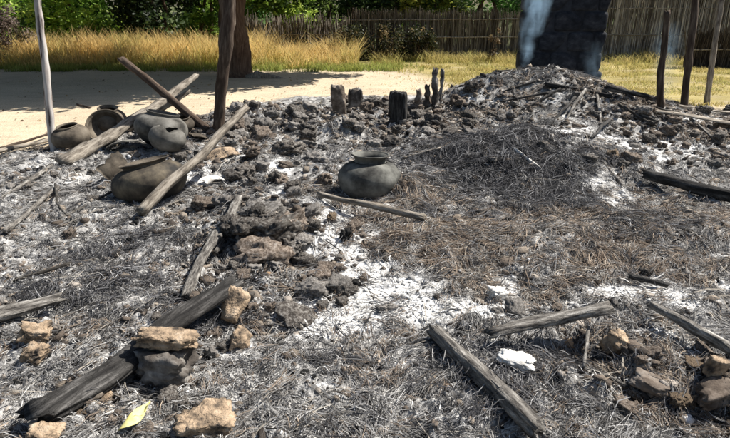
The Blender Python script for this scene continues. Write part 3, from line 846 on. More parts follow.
# leaf litter on the sand
def litter(name, label, n, x0, x1, y0, y1, f, cols, size=.045):
    x, y = scat(n, x0, x1, y0, y1, f)
    n = len(x); P = np.stack([x, y, H(x, y) + .012], 1)
    a = np.stack([np.cos(x * 991), np.sin(x * 991), rng.normal(0, .25, n)], 1); b = np.cross(a, [0, 0, 1]) + rng.normal(0, .2, (n, 3))
    L = size * rng.uniform(.5, 1.5, n)[:, None]
    V = np.stack([P - a * L * .5, P + b * L * .25 + [0, 0, .008], P + a * L * .5, P - b * L * .25], 1).reshape(-1, 3)
    i = (np.arange(n) * 4)[:, None]
    F = np.concatenate([i + np.array([[0, 1, 2]]), i + np.array([[0, 2, 3]])])
    C = np.repeat(np.array(cols)[rng.integers(0, len(cols), n)], 4, 0)
    return tag(link(name, np_mesh(name, V, F, C), M['grass']), label, 'litter', kind='stuff')
litter('leaf_litter', 'dry leaf litter on the sandy yard', 2600, -9, 2.5, 6.5, 15.5, lambda x, y: (1 - field(x, y)) * np.clip(.25 + perlin(x, y), 0.02, 1), [(.25, .15, .07), (.4, .28, .13), (.12, .08, .05), (.5, .36, .2)])

# ------------------------------------------------------------------ reed fences
def reed_fence(name, label, A, B, h, n, tone, hvar=.12, z0=-.05, rails=(.35, .75), dia=.018, lean=.03):
    A = np.array(A, float); B = np.array(B, float)
    root = empty(name, (A[0], A[1], 0)); tag(root, label, 'fence')
    t = rng.random(n); d = (B - A); L = np.hypot(*d); d = d / L; nrm = np.array([-d[1], d[0]])
    px = t * L; off = rng.normal(0, .025, n)
    hh = h * (1 + rng.normal(0, hvar, n)) * (1 + .07 * perlin(px * 1.3, px * 0 + 3))
    r = dia * rng.uniform(.35, .75, n)
    ln = rng.normal(0, lean, n); l2 = rng.normal(0, lean * .6, n); bd = rng.normal(0, .03, n)
    Vs = []
    for zt in (0, .5, 1.0):
        cx = px + ln * hh * zt + bd * math.sin(zt * 3.14); cy = off + l2 * hh * zt
        for s in range(3):
            a = s * 2.094 + 1
            X = cx + r * (1 - .4 * zt) * math.cos(a); Yl = cy + r * (1 - .4 * zt) * math.sin(a)
            Vs.append(np.stack([X * d[0] + Yl * nrm[0], X * d[1] + Yl * nrm[1], z0 + hh * zt], 1))
    V = np.stack(Vs, 1).reshape(-1, 3)
    b = (np.arange(n) * 9)[:, None]; F = []
    for k in range(2):
        for s in range(3):
            F.append(b + np.array([[k * 3 + s, k * 3 + (s + 1) % 3, k * 3 + 3 + (s + 1) % 3, k * 3 + 3 + s]]))
    F = np.concatenate(F)
    cols = np.array(tone); C = cols[rng.integers(0, len(cols), n)] * rng.uniform(.7, 1.3, n)[:, None]
    o = link('reed', np_mesh('reed', V, F, np.repeat(C, 9, 0)), M['reed'], root); o['kind'] = 'stuff'
    for k, q in enumerate(rails):
        a = Vector((0, 0, h * q)); bb = Vector((d[0] * L, d[1] * L, h * q + .03))
        nr = Vector((nrm[0], nrm[1], 0)) * (-.05)
        V_, F_ = limb_mesh('rail', [a + nr, a.lerp(bb, .3) + nr * 1.2, a.lerp(bb, .7) + nr, bb + nr], [.02] * 4, 7, .15, seed=k + 60)
        me = bpy.data.meshes.new('rail'); me.from_pydata([tuple(v) for v in V_], [], F_); me.materials.append(M['grey_wood'])
        link('rail', me, None, root)
    k = int(L / 1.7)
    for i in range(k + 1):
        q = d * (L * i / k)
        V_, F_ = limb_mesh('post', [(q[0] + nrm[0] * .05, q[1] + nrm[1] * .05, -.1), (q[0] + nrm[0] * .05 + rng.normal() * .02, q[1] + nrm[1] * .05, h * 1.05)], [.035, .028], 8, .15, seed=i + 80)
        me = bpy.data.meshes.new('post'); me.from_pydata([tuple(v) for v in V_], [], F_); me.materials.append(M['brown_wood'])
        link('post', me, None, root)
    return root
a_ = at_y(246, 40, 20.0); b_ = at_y(352, 40, 18.6)
reed_fence('reed_fence', 'lower weathered reed fence behind the golden grass right of the tree trunk', (a_.x, a_.y), (b_.x, b_.y), 1.16, 700, [(.18, .15, .12), (.30, .26, .21), (.42, .37, .31), (.09, .07, .055)], .10, rails=(.6,))
a_ = at_y(352, 40, 18.55); b_ = at_y(560, 40, 18.8)
reed_fence('reed_fence', 'dark weathered reed fence behind the yellow grass left of the sooty wall', (a_.x, a_.y), (b_.x, b_.y), 1.42, 1700, [(.16, .135, .11), (.27, .24, .20), (.40, .36, .31), (.08, .065, .052)], .05, rails=(.45, .82))
a_ = at_y(540, 40, 18.9); b_ = at_y(800, 40, 18.0)
reed_fence('reed_fence', 'tall grey reed fence on the right behind the three thin poles', (a_.x, a_.y), (b_.x, b_.y), 2.4, 2400, [(.30, .27, .24), (.46, .42, .37), (.62, .58, .52), (.17, .145, .12)], .05, rails=(.30, .62, .9), dia=.022, lean=.05)
# a darker tall mat closing the far right corner
a_ = at_y(690, 40, 16.0); b_ = at_y(800, 40, 15.4)
reed_fence('reed_fence', 'dark brown thatch screen at the far right behind the last pole', (a_.x, a_.y), (b_.x, b_.y), .95, 700, [(.05, .04, .035), (.09, .075, .06), (.15, .125, .10)], .12, rails=(.5,), dia=.022, lean=.10)

# ------------------------------------------------------------------ burnt wall
def burnt_wall():
    Y = 9.45
    L = at_y(522, 50, Y).x; Rr = at_y(605, 50, Y).x
    root = empty('burnt_wall', ((L + Rr) / 2, Y + .2, 0))
    tag(root, 'tall soot blackened mud block wall rising out of the debris heap', 'wall')
    wd = Rr - L; course = .305
    variants = []
    for k in range(6):
        me = block_mesh('mud_block', 1, 1, 1, 40 + k, .012, 1, 5); me.materials.append(M['soot_wall']); variants.append(me)
    for c in range(8):
        cuts = [0, .36, .70, 1.0] if c % 2 == 0 else [0, .20, .54, .86, 1.0]
        for j in range(len(cuts) - 1):
            x0 = cuts[j] * wd; x1 = cuts[j + 1] * wd
            if j == len(cuts) - 2: x1 += [.0, .03, -.01, .02, .0, .04, .02, .06][c]
            o = bpy.data.objects.new('mud_block', variants[(c * 3 + j) % 6]); COL.objects.link(o); o.parent = root
            o.scale = ((x1 - x0) - .004, .36, course - .004)
            o.location = ((x0 + x1) / 2 - wd / 2 + random.uniform(-.004, .004), random.uniform(-.004, .004), -.02 + course * (c + .5))
            o.rotation_euler = (0, 0, random.uniform(-.003, .003))
    me = bpy.data.meshes.new('mortar')
    bm = bmesh.new(); bmesh.ops.create_cube(bm, size=1)
    for v in bm.verts: v.co = Vector((v.co.x * (wd - .08), v.co.y * .30, v.co.z * 2.36 + 1.16))
    bm.to_mesh(me); bm.free(); me.materials.append(M['soot_wall']); link('mortar', me, None, root)
burnt_wall()

# ------------------------------------------------------------------ standing posts and poles
b = pt(55, 150); t = at_y(36, -30, b.y + .15)
pole('standing_pole', b - Vector((0, 0, .15)), t, .042, .032, 'white_wood', 'thin peeled white pole standing at the far left edge of the ash', 'pole', bend=.03, mids=5)
b = pt(218, 132); t = at_y(231, -45, b.y - .1)
pole('charred_post', b - Vector((0, 0, .15)), t, .058, .092, 'brown_wood', 'dark charred post standing upright in front of the thick tree trunk', 'post', rough=.16, mids=5, sides=14, bend=.02)
a = pt(208, 134) + Vector((0, 0, .05)); b = at_y(122, 59, a.y + .25)
pole('charred_pole', a, b, .056, .048, 'brown_wood', 'dark pole leaning up to the left above the pots', 'pole', rough=.12)
a = pt(60, 168) + Vector((0, 0, .03)); b = at_y(196, 76, 8.0)
pole('leaning_log', a, b, .085, .045, 'grey_wood', 'long pale grey log leaning over the pots, thicker end down left', 'log', flatten=.8, rough=.15, bend=.04, mids=4)
a = at_y(128, 128, 7.15); b = at_y(190, 92, 7.9)
pole('branch', a, b, .05, .03, 'grey_wood', 'shorter pale branch just behind the long leaning log', 'branch', rough=.2)
a = pt(142, 217) + Vector((0, 0, .03)); b = at_y(247, 107, 5.5)
pole('leaning_pole', a, b, .040, .030, 'grey_wood', 'straight pale grey pole propped beside the big ochre pot', 'pole', rough=.08, bend=.015)
# three thin poles in the right yard and the rail between
for (bx, by, tx, ty, r0, lb, mt) in [(662, 104, 668, 12, .042, 'thin dark pole nearest the sooty wall, short enough to show its top', 'brown_wood'),
                                     (686, 107, 697, -30, .045, 'thin brown pole between the other two in the right yard', 'brown_wood'),
                                     (708, 105, 727, -30, .045, 'thin pale pole leaning right, rightmost of the yard poles', 'grey_wood')]:
    b = pt(bx, by); t = at_y(tx, ty, b.y + .1)
    pole('yard_pole', b - Vector((0, 0, .15)), t, r0 * 1.1, r0 * .85, mt, lb, 'pole', 'thin poles in the right yard', mids=4, bend=.02, rough=.1)

# ------------------------------------------------------------------ fallen beams
def beam(name, p0, p1, r0, r1, mat, label, cat, l0=.03, l1=.03, **kw):
    a, b = lying(p0, p1, l0, l1)
    return pole(name, a, b, r0, r1, mat, label, cat, **kw)
beam('burnt_beam', (38, 436), (238, 299), .066, .050, 'black_wood', 'broad burnt plank running to the bottom left corner under the brick', 'plank', l0=.07, l1=.085, flatten=.42, sides=20, roll=.25, rough=.10, square=.9)
beam('burnt_beam', (534, 452), (434, 340), .036, .032, 'ash_wood', 'grey beam pointing to the bottom edge right of the middle', 'beam', l0=.075, l1=.06, flatten=.95, rough=.08, square=.85, sides=20, roll=.3)
beam('burnt_beam', (488, 350), (607, 330), .030, .034, 'ash_wood', 'short burnt beam bridging a dark hollow near the bone white shard', 'beam', l0=.07, l1=.13, flatten=.75, rough=.13, square=.7, sides=20)
beam('burnt_beam', (642, 183), (760, 212), .045, .065, 'black_wood', 'black charred beam entering from the right edge', 'beam', l0=.07, l1=.08, flatten=.8, rough=.10, square=.7, sides=18)
beam('burnt_plank', (-14, 336), (64, 312), .050, .036, 'ash_wood', 'grey burnt plank end at the left edge above two orange stones', 'plank', l0=.085, l1=.085, flatten=.5, rough=.1, square=.9, sides=20, roll=.3)
beam('burnt_plank', (239, 207), (188, 306), .036, .026, 'ash_wood', 'narrow grey plank lying below the propped pole', 'plank', l0=.08, l1=.05, flatten=.6, rough=.14, square=.7, sides=18)
beam('burnt_stick', (318, 199), (425, 221), .022, .026, 'grey_wood', 'thin scorched stick lying in front of the round pot', 'stick', l0=.045, l1=.03, rough=.15, sides=9)
beam('burnt_plank', (648, 318), (735, 362), .022, .030, 'ash_wood', 'dark burnt pole slanting down to the right edge', 'pole', l0=.06, l1=.04, rough=.15)
beam('twig', (57, 192), (76, 226), .011, .008, 'char_wood', 'thin bent black twig on the pale ash at left', 'twig', l0=.07, l1=.02, sides=7, rough=.2, bend=.05)
beam('twig', (60, 222), (112, 196), .010, .012, 'char_wood', 'thin black twig reaching from the pale ash towards the big ochre pot', 'twig', l0=.02, l1=.03, sides=7, rough=.2)
beam('ashy_branch', (5, 236), (60, 192), .020, .016, 'ash_wood', 'pale ash coated branch left of the bent black twig', 'branch', l0=.03, l1=.05, sides=8, rough=.2)
beam('ashy_branch', (-12, 215), (52, 168), .018, .02, 'ash_wood', 'ash grey branch near the foot of the white pole', 'branch', l0=.02, l1=.03, sides=8, rough=.25)
beam('pale_stick', (-10, 158), (52, 143), .024, .022, 'grey_wood', 'pale stick along the sand left of the white pole', 'stick', l0=.04, l1=.05, sides=8)
beam('pale_stick', (0, 152), (50, 138), .018, .016, 'brown_wood', 'thin brown stick just behind the pale stick on the sand', 'stick', l0=.04, l1=.05, sides=8)
beam('fallen_twig', (77, 106), (91, 109), .018, .012, 'brown_wood', 'small brown twig lying alone on the bright sand', 'twig', l0=.02, l1=.02, sides=7)
beam('charcoal_pole', (545, 88), (612, 100), .035, .03, 'black_wood', 'black pole end lying at the foot of the sooty wall', 'pole', l0=.04, l1=.03)
beam('charcoal_pole', (606, 92), (652, 102), .04, .028, 'black_wood', 'black charcoal log on the far edge of the debris left of the thin poles', 'log', l0=.05, l1=.03)
beam('pale_plank', (636, 112), (742, 132), .045, .05, 'grey_wood', 'long pale board on the far right edge of the debris', 'board', l0=.06, l1=.05, flatten=.35, roll=.2)
beam('pale_plank', (676, 110), (735, 117), .035, .035, 'grey_wood', 'shorter pale board behind the long one at the far right', 'board', l0=.06, l1=.05, flatten=.4)
beam('burnt_stick', (438, 108), (392, 132), .02, .015, 'char_wood', 'short black stick among the clods behind the round pot', 'stick', l0=.04, l1=.02, sides=8)
beam('ashy_branch', (590, 148), (622, 188), .016, .012, 'ash_wood', 'pale burnt stick on the white ash right of the thatch dome', 'stick', l0=.03, l1=.02, sides=8)
beam('ashy_branch', (440, 152), (402, 163), .014, .014, 'grey_wood', 'pale curved stick right behind the round pot', 'stick', l0=.03, l1=.03, sides=8, bend=.04)
beam('ashy_branch', (540, 172), (512, 150), .014, .018, 'lime', 'pale burnt-out stick on top of the thatch dome', 'stick', l0=.03, l1=.03, sides=8)
beam('ashy_branch', (586, 345), (583, 372), .010, .008, 'ash_wood', 'small grey peg standing in the hollow below the bridging beam', 'peg', l0=.10, l1=.02, sides=7)
beam('ashy_branch', (590, 372), (625, 392), .010, .009, 'ash_wood', 'thin ash grey stick beside the pitted orange stone', 'stick', l0=.02, l1=.02, sides=7)
beam('burnt_stick', (628, 282), (668, 290), .018, .014, 'black_wood', 'short black stick on the brown straw at right', 'stick', l0=.03, l1=.02, sides=8)
beam('burnt_stick', (15, 285), (72, 268), .012, .010, 'char_wood', 'thin charred stick on the grey straw at left', 'stick', l0=.02, l1=.03, sides=7)
beam('burnt_stick', (215, 258), (238, 215), .014, .02, 'char_wood', 'dark split stick beside the narrow grey plank', 'stick', l0=.03, l1=.05, sides=7)
sticks = []
for k, (p0, p1) in enumerate([((560, 92), (520, 112)), ((585, 92), (566, 122)), ((596, 98), (600, 126)), ((548, 96), (500, 104)), ((618, 108), (650, 124)), ((536, 84), (505, 92)), ((640, 118), (668, 128)), ((470, 106), (505, 122)), ((612, 120), (590, 140)), ((690, 122), (720, 146)), ((655, 112), (690, 118)), ((575, 100), (548, 128))]):
    mt = random.choice(['char_wood', 'ash_wood', 'black_wood'])
    beam('roof_stick', p0, p1, .020, .012, mt, ['burnt roof stick slumped from the foot of the sooty wall to the left', 'burnt roof stick slumped straight down the middle of the heap', 'steepest burnt roof stick below the right end of the sooty wall',
         'burnt roof stick highest on the left slope of the heap', 'burnt roof stick on the brown rubble below the charcoal log', 'burnt roof stick crossing the very top of the heap', 'burnt roof stick just below the long pale board, left half',
         'lone burnt roof stick at the left foot of the heap', 'burnt roof stick pointing down at the white ash', 'burnt roof stick below the right end of the long pale board', 'burnt roof stick beside the shorter pale board', 'burnt roof stick lying flat across the heap front'][k],  'stick', l0=.035, l1=.015, sides=8, group='burnt roof sticks on the heap', rough=.2)

# ------------------------------------------------------------------ charred stubs in a row behind the round pot
def stub(name, px, py, top, wpx, mat, label, knobs=3, seed=0, cat='stub'):
    b = pt(px, py); dist = b.y * CP + (CAM_H - b.z) * SP
    t = at_y(px, top, b.y); w = wpx / FOC * dist / 2
    rr = random.Random(seed)
    n = 6; pts = []; rad = []
    for i in range(n + 1):
        q = i / n
        pts.append(b.lerp(t, q) + Vector((rr.uniform(-.25, .25) * w, rr.uniform(-.2, .2) * w, 0)) - Vector((0, 0, .08 * (1 - q))))
        rad.append(w * (1.0 if i % 2 == 0 else .72) * rr.uniform(.85, 1.1) * (1 if q < .9 else .75))
    V, F = limb_mesh(name, pts, rad, 12, .25, .8, 0, seed, 'broken', 14)
    return tag(to_obj(name, V, F, M[mat], None, b, (0, 0, 1)), label, cat, 'charred stubs of the hut wall')
def slab_stub(name, px, py, top, wpx, mat, label, seed, deep=.6, chips=5, rough=.16):
    """an upright remnant of a mud wall, blocky with broken edges"""
    b = pt(px, py); dist = b.y * CP + (CAM_H - b.z) * SP
    t = at_y(px, top, b.y); w = wpx / FOC * dist; h = t.z - b.z + .08
    me = block_mesh(name, w, w * deep, h, seed, rough, chips); me.materials.append(M[mat])
    o = link(name, me); o.location = (b.x, b.y, b.z - .08 + h / 2); o.rotation_euler = (random.uniform(-.06, .06), random.uniform(-.08, .08), random.uniform(-.5, .5))
    return tag(o, label, 'stub', 'charred stubs of the hut wall')
slab_stub('wall_stub', 339, 116, 86, 13, 'clod_brown', 'squat scorched brown stub, leftmost of the row behind the round pot', 31)
slab_stub('wall_stub', 355, 110, 89, 13, 'clod_dark', 'small black stub just right of the leftmost brown stub', 32)
slab_stub('charred_stump', 398, 124, 92, 18, 'black_wood', 'broad flat topped black stump behind the round pot', 33, rough=.08)
stub('wall_stub', 417, 109, 89, 9, 'clod_brown', 'thin knobbly brown stub just right of the black stump', seed=4)
stub('wall_stub', 428, 107, 87, 8, 'clod_brown', 'thin brown stub second right of the black stump', seed=5)
stub('wall_stub', 433, 106, 70, 9, 'clod_dark', 'tallest knobbly scorched stub of the row', seed=6)
stub('wall_stub', 442, 99, 69, 6, 'clod_dark', 'slim scorched stub touching the tallest stub on its right', seed=7)

# ------------------------------------------------------------------ clay pots
def lathe(name, prof, seg=56, mat=None, wob=.012, seed=0, broken=None):
    """closed outer+inner profile turned around Z; broken(a) returns how far the last ring is chipped down"""
    off = seed * 9.3
    V = []; n = len(prof)
    for i, (r, z) in enumerate(prof):
        for s in range(seg):
            a = 2 * math.pi * s / seg
            k = 1 + wob * mnoise.noise(Vector((math.cos(a) * 1.4, math.sin(a) * 1.4, z * 4 + off))) * 2.2
            zz = z + wob * .25 * mnoise.noise(Vector((math.cos(a) * 2, math.sin(a) * 2, off)))
            if broken: zz = min(zz, broken(a))
            V.append((r * k * math.cos(a), r * k * math.sin(a), zz))
    F = []
    for i in range(n - 1):
        for s in range(seg):
            a = i * seg + s; b_ = i * seg + (s + 1) % seg
            F.append((a, b_, b_ + seg, a + seg))
    me = bpy.data.meshes.new(name); me.from_pydata(V, [], F)
    me.polygons.foreach_set('use_smooth', [True] * len(me.polygons)); me.materials.append(M[mat])
    return me

def spline(pts, k=6):
    out = []
    for i in range(len(pts) - 1):
        p0 = pts[max(i - 1, 0)]; p1 = pts[i]; p2 = pts[i + 1]; p3 = pts[min(i + 2, len(pts) - 1)]
        for j in range(k):
            t = j / k
            f = lambda a, b, c, d: .5 * (2 * b + (c - a) * t + (2 * a - 5 * b + 4 * c - d) * t * t + (3 * b - a - 3 * c + d) * t ** 3)
            out.append((max(0.0005, f(p0[0], p1[0], p2[0], p3[0])), f(p0[1], p1[1], p2[1], p3[1])))
    out.append(pts[-1])
    return out

def pot(name, label, loc, rot, body, rim, mat, th=.014, seed=0, cat='pot', group='clay pots left in the ashes', rim_mat=None, broken=None, wob=.012):
    root = empty(name, loc, rot); tag(root, label, cat, group)
    bp = spline(body)
    inner = [(max(.0005, r - th), z + (th if i == 0 else 0)) for i, (r, z) in enumerate(bp)]
    prof = bp + inner[::-1]
    link('body', lathe('body', prof, mat=mat, seed=seed, broken=broken, wob=wob), None, root)
    if rim:
        rp = spline(rim, 5)
        inn = [(r - th * 1.1, z) for r, z in rp]
        top = rp[-1]
        prof = rp + [(top[0] - th * .3, top[1] + th * .55), (top[0] - th * .9, top[1] + th * .5)] + inn[::-1]
        link('rim', lathe('rim', prof, mat=rim_mat or mat, seed=seed, wob=wob), None, root)
    return root

def shard(name, px, py, wpx, rot, mat, label, ang=1.2, arc=1.1, seed=0, lift=.04, th=.012, loc=None):
    """a curved piece of broken pot wall"""
    p = loc or (pt(px, py) + Vector((0, 0, lift)))
    d = p.y * CP + (CAM_H - p.z) * SP
    Rr_ = wpx / FOC * d / (2 * math.sin(min(1.5, ang / 2)))
    rr = random.Random(seed); V = []; F = []; nu, nv = 14, 8
    for side in (0, 1):
        q = Rr_ - side * th
        for i in range(nu + 1):
            for j in range(nv + 1):
                u = (i / nu - .5) * ang; v = (j / nv - .5) * arc * .7
                e = 1 + .18 * mnoise.noise(Vector((i * .5, j * .5, seed * 3.3)))
                u *= e; v *= 1 + .35 * mnoise.noise(Vector((i * .35 + 9, seed * 5.1, 0)))
                V.append(Vector((q * math.sin(u), q * math.cos(u) * math.sin(v), q * math.cos(u) * math.cos(v) - Rr_)))
    n1 = (nu + 1) * (nv + 1)
    for i in range(nu):
        for j in range(nv):
            a = i * (nv + 1) + j
            F.append((a, a + nv + 1, a + nv + 2, a + 1)); F.append((a + n1, a + 1 + n1, a + nv + 2 + n1, a + nv + 1 + n1))
    ring = [i * (nv + 1) for i in range(nu + 1)] + [nu * (nv + 1) + j for j in range(1, nv + 1)] + [i * (nv + 1) + nv for i in range(nu - 1, -1, -1)] + [j for j in range(nv - 1, 0, -1)]
    for k in range(len(ring)):
        a = ring[k]; b2 = ring[(k + 1) % len(ring)]
        F.append((a, b2, b2 + n1, a + n1))
    me = bpy.data.meshes.new(name); me.from_pydata([tuple(v) for v in V], [], F); me.materials.append(M[mat])
    me.polygons.foreach_set('use_smooth', [True] * len(me.polygons))
    o = link(name, me); o.location = p; o.rotation_euler = rot
    return tag(o, label, 'pot shard', 'broken pot shards')

# round pot in the middle
Y = 4.80; c = at_y(369, 180, Y); zb = -.03
pot('round_pot', 'round grey clay pot with a wide flared rim in the middle of the ash', (c.x, Y, zb), (R(-3), R(3), .4),
    [(.001, 0), (.09, .004), (.18, .04), (.25, .115), (.277, .20), (.270, .262), (.225, .322), (.155, .356)],
    [(.140, .358), (.134, .372), (.138, .392), (.152, .408), (.168, .418)], 'pot_grey', seed=1)
# big ochre pot at left
Y = 4.72; c = at_y(154, 180, Y); zb = -.03
pot('ochre_pot', 'big smoke stained ochre pot with a wide mouth beside the propped pole', (c.x, Y, zb), (R(-9), R(-10), .3),
    [(.001, 0), (.09, .008), (.19, .045), (.28, .12), (.315, .21), (.295, .285), (.24, .335), (.19, .35)],
    [(.186, .345), (.180, .358), (.188, .372), (.215, .386)], 'pot_ochre', seed=2, rim_mat='pot_brown')
shard('pot_shard', 118, 182, 30, (R(70), R(-25), R(60)), 'pot_brown', 'dark curved shard standing against the left side of the big ochre pot', seed=3, lift=.16)
shard('pot_shard', 132, 152, 42, (R(-12), R(4), R(12)), 'pot_pale', 'long pale shard lying flat behind the big ochre pot', ang=1.3, arc=.7, seed=4, lift=.14)
# back row
Y = 6.5; c = at_y(73, 135, Y); zb = hz(c.x, Y) - .03
pot('small_pot', 'small brown pot with a narrow mouth beside the white pole', (c.x, Y, zb), (R(8), R(-6), 0),
    [(.001, 0), (.07, .005), (.15, .05), (.198, .13), (.205, .19), (.18, .25), (.125, .285)],
    [(.122, .282), (.118, .292), (.122, .300)], 'pot_brown', seed=6)
Y = 6.85; c = at_y(103, 127, Y)
pot('tilted_bowl', 'brown bowl tilted to show its inside, between the small pot and the log', (c.x, Y + .06, hz(c.x, Y) + .17), (R(52), R(6), .15),
    [(.001, -.16), (.07, -.155), (.14, -.12), (.19, -.06), (.212, 0)],
    [(.210, 0), (.222, .012), (.226, .022)], 'pot_brown', seed=7)
Y = 7.15; c = at_y(106, 122, Y)
pot('small_pot', 'dark round pot mostly hidden behind the tilted bowl', (c.x, Y + .1, hz(c.x, Y) - .02), (R(10), R(5), 0),
    [(.001, 0), (.08, .005), (.17, .05), (.215, .14), (.215, .20), (.18, .27), (.12, .31)], [(.118, .306), (.112, .32), (.125, .34)], 'pot_brown', seed=8)
Y = 6.55; c = at_y(157, 130, Y)
pot('grey_pot', 'large ash grey pot behind the crossing poles', (c.x, Y, hz(c.x, Y) - .02), (R(-8), R(12), 0),
    [(.001, 0), (.10, .006), (.2, .05), (.285, .15), (.30, .23), (.26, .31), (.19, .355)], [(.187, .35), (.18, .365), (.19, .385)], 'pot_pale', seed=9)
Y = 6.15; c = at_y(163, 136, Y)
pot('broken_pot', 'smaller grey pot with a chipped mouth in front of the large grey one', (c.x, Y, hz(c.x, Y) + .0), (R(-4), R(16), .4),
    [(.001, 0), (.07, .005), (.14, .04), (.19, .11), (.195, .17), (.165, .235), (.10, .275)], None, 'pot_pale', seed=10,
    broken=lambda a: .255 + .022 * math.sin(a * 2.3) + .01 * math.sin(a * 5.1))
Y = 7.2; c = at_y(183, 116, Y)
pot('small_pot', 'small dark pot peeking out behind the crossing of the poles', (c.x, Y, hz(c.x, Y)), (R(15), 0, 0),
    [(.001, 0), (.06, .005), (.12, .04), (.15, .10), (.14, .15), (.10, .185)], [(.098, .18), (.094, .19), (.104, .205)], 'pot_brown', seed=11)
for k, (px, py, w, rot, mt, lb) in enumerate([
        (190, 127, 22, (.3, .5, .4), 'pot_pale', 'pale curved shard right of the large grey pot'),
        (176, 144, 22, (.9, .2, .2), 'pot_brown', 'dark shard leaning upright between the pots and the propped pole'),
        (186, 150, 20, (1.1, .3, .6), 'clod_dark', 'black shard wedged beside the propped pole'),
        (168, 152, 20, (.7, -.3, .1), 'pot_pale', 'grey shard lying behind the rim of the big ochre pot'),
        (202, 140, 20, (.2, .4, .9), 'pot_brown', 'brown shard below the foot of the dark leaning pole'),
        (220, 158, 34, (.25, -.25, .5), 'baked', 'large pale orange shard right of the propped pole'),
        (216, 184, 26, (.15, .2, .9), 'lime', 'chalky white shard beside the narrow grey plank'),
        (112, 148, 24, (.1, .2, .3), 'pot_brown', 'brown shard below the tilted bowl')]):
    shard('pot_shard', px, py, w, rot, mt, lb, seed=20 + k, lift=.07, arc=.9)

# ------------------------------------------------------------------ named bricks and stones
block('mud_brick', 235, 318, (.12, .20, .10), (R(38), R(6), R(-18)), 'baked', 'upright orange mud brick leaning at the upper end of the broad plank', 'brick', seed=3, lift=.75, rough=.05)
block('mud_brick', 241, 346, (.10, .12, .09), (.2, .4, .3), 'baked', 'broken orange brick half right below the leaning brick', 'brick', seed=4)
block('mud_brick', 162, 378, (.30, .20, .17), (R(-8), R(-4), R(-10)), 'clod_dark', 'large dark mud block lying across the broad plank', 'brick', seed=5, lift=.40, rough=.14)  # dark front of a single block, coloured apart from its orange top
block('mud_brick', 169, 361, (.27, .15, .07), (R(-12), R(3), R(-6)), 'baked', 'flat orange top of the dark mud block, a separate slab', 'slab', seed=6, lift=1.7, rough=.16)  # top of the same block, a separate orange piece
block('mud_brick', 37, 341, (.15, .11, .09), (.1, .1, .2), 'baked', 'rounded orange stone at left, upper of the two', 'stone', seed=7, rough=.14)
block('mud_brick', 37, 359, (.12, .10, .06), (.1, -.1, -.3), 'baked', 'rounded orange stone at left, lower of the two', 'stone', seed=8, rough=.14)
block('mud_brick', 207, 430, (.21, .15, .09), (.12, .05, .25), 'baked', 'pitted orange clay slab at the bottom edge left of the middle', 'slab', seed=9, rough=.18)
block('mud_brick', 46, 440, (.12, .08, .06), (.1, .1, .2), 'baked', 'orange stone cut by the bottom left edge', 'stone', seed=10, rough=.15)
block('mud_brick', 104, 404, (.035, .09, .035), (.1, .1, -.6), 'baked', 'small elongated orange fragment below the broad plank', 'brick fragment', seed=11)
block('mud_brick', 713, 381, (.085, .06, .11), (.1, .1, .1), 'baked', 'small upright orange brick at the right edge', 'brick', seed=12, lift=.45, rough=.07)
block('mud_brick', 614, 353, (.13, .10, .11), (.3, .3, .6), 'baked', 'pitted yellowish stone under the end of the bridging beam', 'stone', seed=13, rough=.13)
block('mud_brick', 648, 391, (.16, .10, .05), (.15, .25, -.5), 'clod_brown', 'tilted brown slab casting a dark shadow at lower right', 'slab', seed=14, lift=.8)
block('mud_brick', 715, 404, (.22, .12, .09), (.1, -.1, .2), 'clod_brown', 'brown block over a dark hollow in the lower right corner', 'brick', seed=15, lift=.7, rough=.16)
block('lime_shard', 515, 372, (.16, .09, .035), (.2, .1, -.5), 'lime', 'bone white flat shard left of the pitted yellowish stone', 'shard', seed=16, rough=.2, lift=1.9)
block('lime_lump', 498, 298, (.11, .08, .06), (.2, .1, .4), 'lime', 'white lime lump at the right end of the white ash drift', 'lump', seed=17, rough=.2)
clod('ash_lump', 515, 313, 26, 'clod_grey', 'grey lump just right of the white ash drift', 'lump', i=2)
clod('clay_clod', 170, 405, 26, 'clod_dark', 'dark crusted clod between the yellow leaf and the orange slab', 'clod', i=4, lift=.5, hh=.9)
clod('clay_clod', 192, 385, 14, 'clod_brown', 'small brown clod behind the pitted orange slab', 'clod', i=5)
clod('clay_clod', 145, 432, 22, 'clod_brown', 'brown clod touching the right side of the yellow leaf', 'clod', i=6, hh=.6)
clod('clay_clod', 83, 415, 12, 'baked', 'tiny orange pebble left of the elongated fragment', 'pebble', i=3)
clod('clay_clod', 212, 340, 20, 'clod_brown', 'brown clod tucked left of the leaning brick', 'clod', i=7)
clod('clay_clod', 224, 350, 18, 'clod_dark', 'dark clod below the leaning brick', 'clod', i=8)
clod('clay_clod', 295, 320, 42, 'clod_dark', 'flat black clod on the left tip of the white ash drift', 'clod', i=9, rot=0, hh=.6)
clod('clay_clod', 262, 262, 50, 'clod_brown', 'long rounded brown clod lowest in the rubble pile at left centre', 'clod', i=1, rot=.1, hh=.75, lift=.35)
clod('clay_clod', 270, 238, 62, 'clod_dark', 'widest dark clod on top of the left centre rubble pile', 'clod', i=10, rot=-.1, hh=.7)
clod('clay_clod', 298, 246, 30, 'clod_grey', 'ash dusted clod at the right end of the left centre pile', 'clod', i=11, hh=.8)
clod('clay_clod', 262, 216, 44, 'clod_grey', 'grey clod behind the left centre pile', 'clod', i=12, hh=.6)
clod('clay_clod', 245, 232, 34, 'clod_dark', 'dark clod on the left shoulder of the left centre pile', 'clod', i=2, hh=.8)
clod('clay_clod', 290, 228, 34, 'clod_brown', 'brown clod on the right shoulder of the left centre pile', 'clod', i=3, hh=.8)
clod('clay_clod', 303, 264, 26, 'clod_dark', 'black clod in the hollow right of the long rounded brown clod', 'clod', i=6, hh=.8)
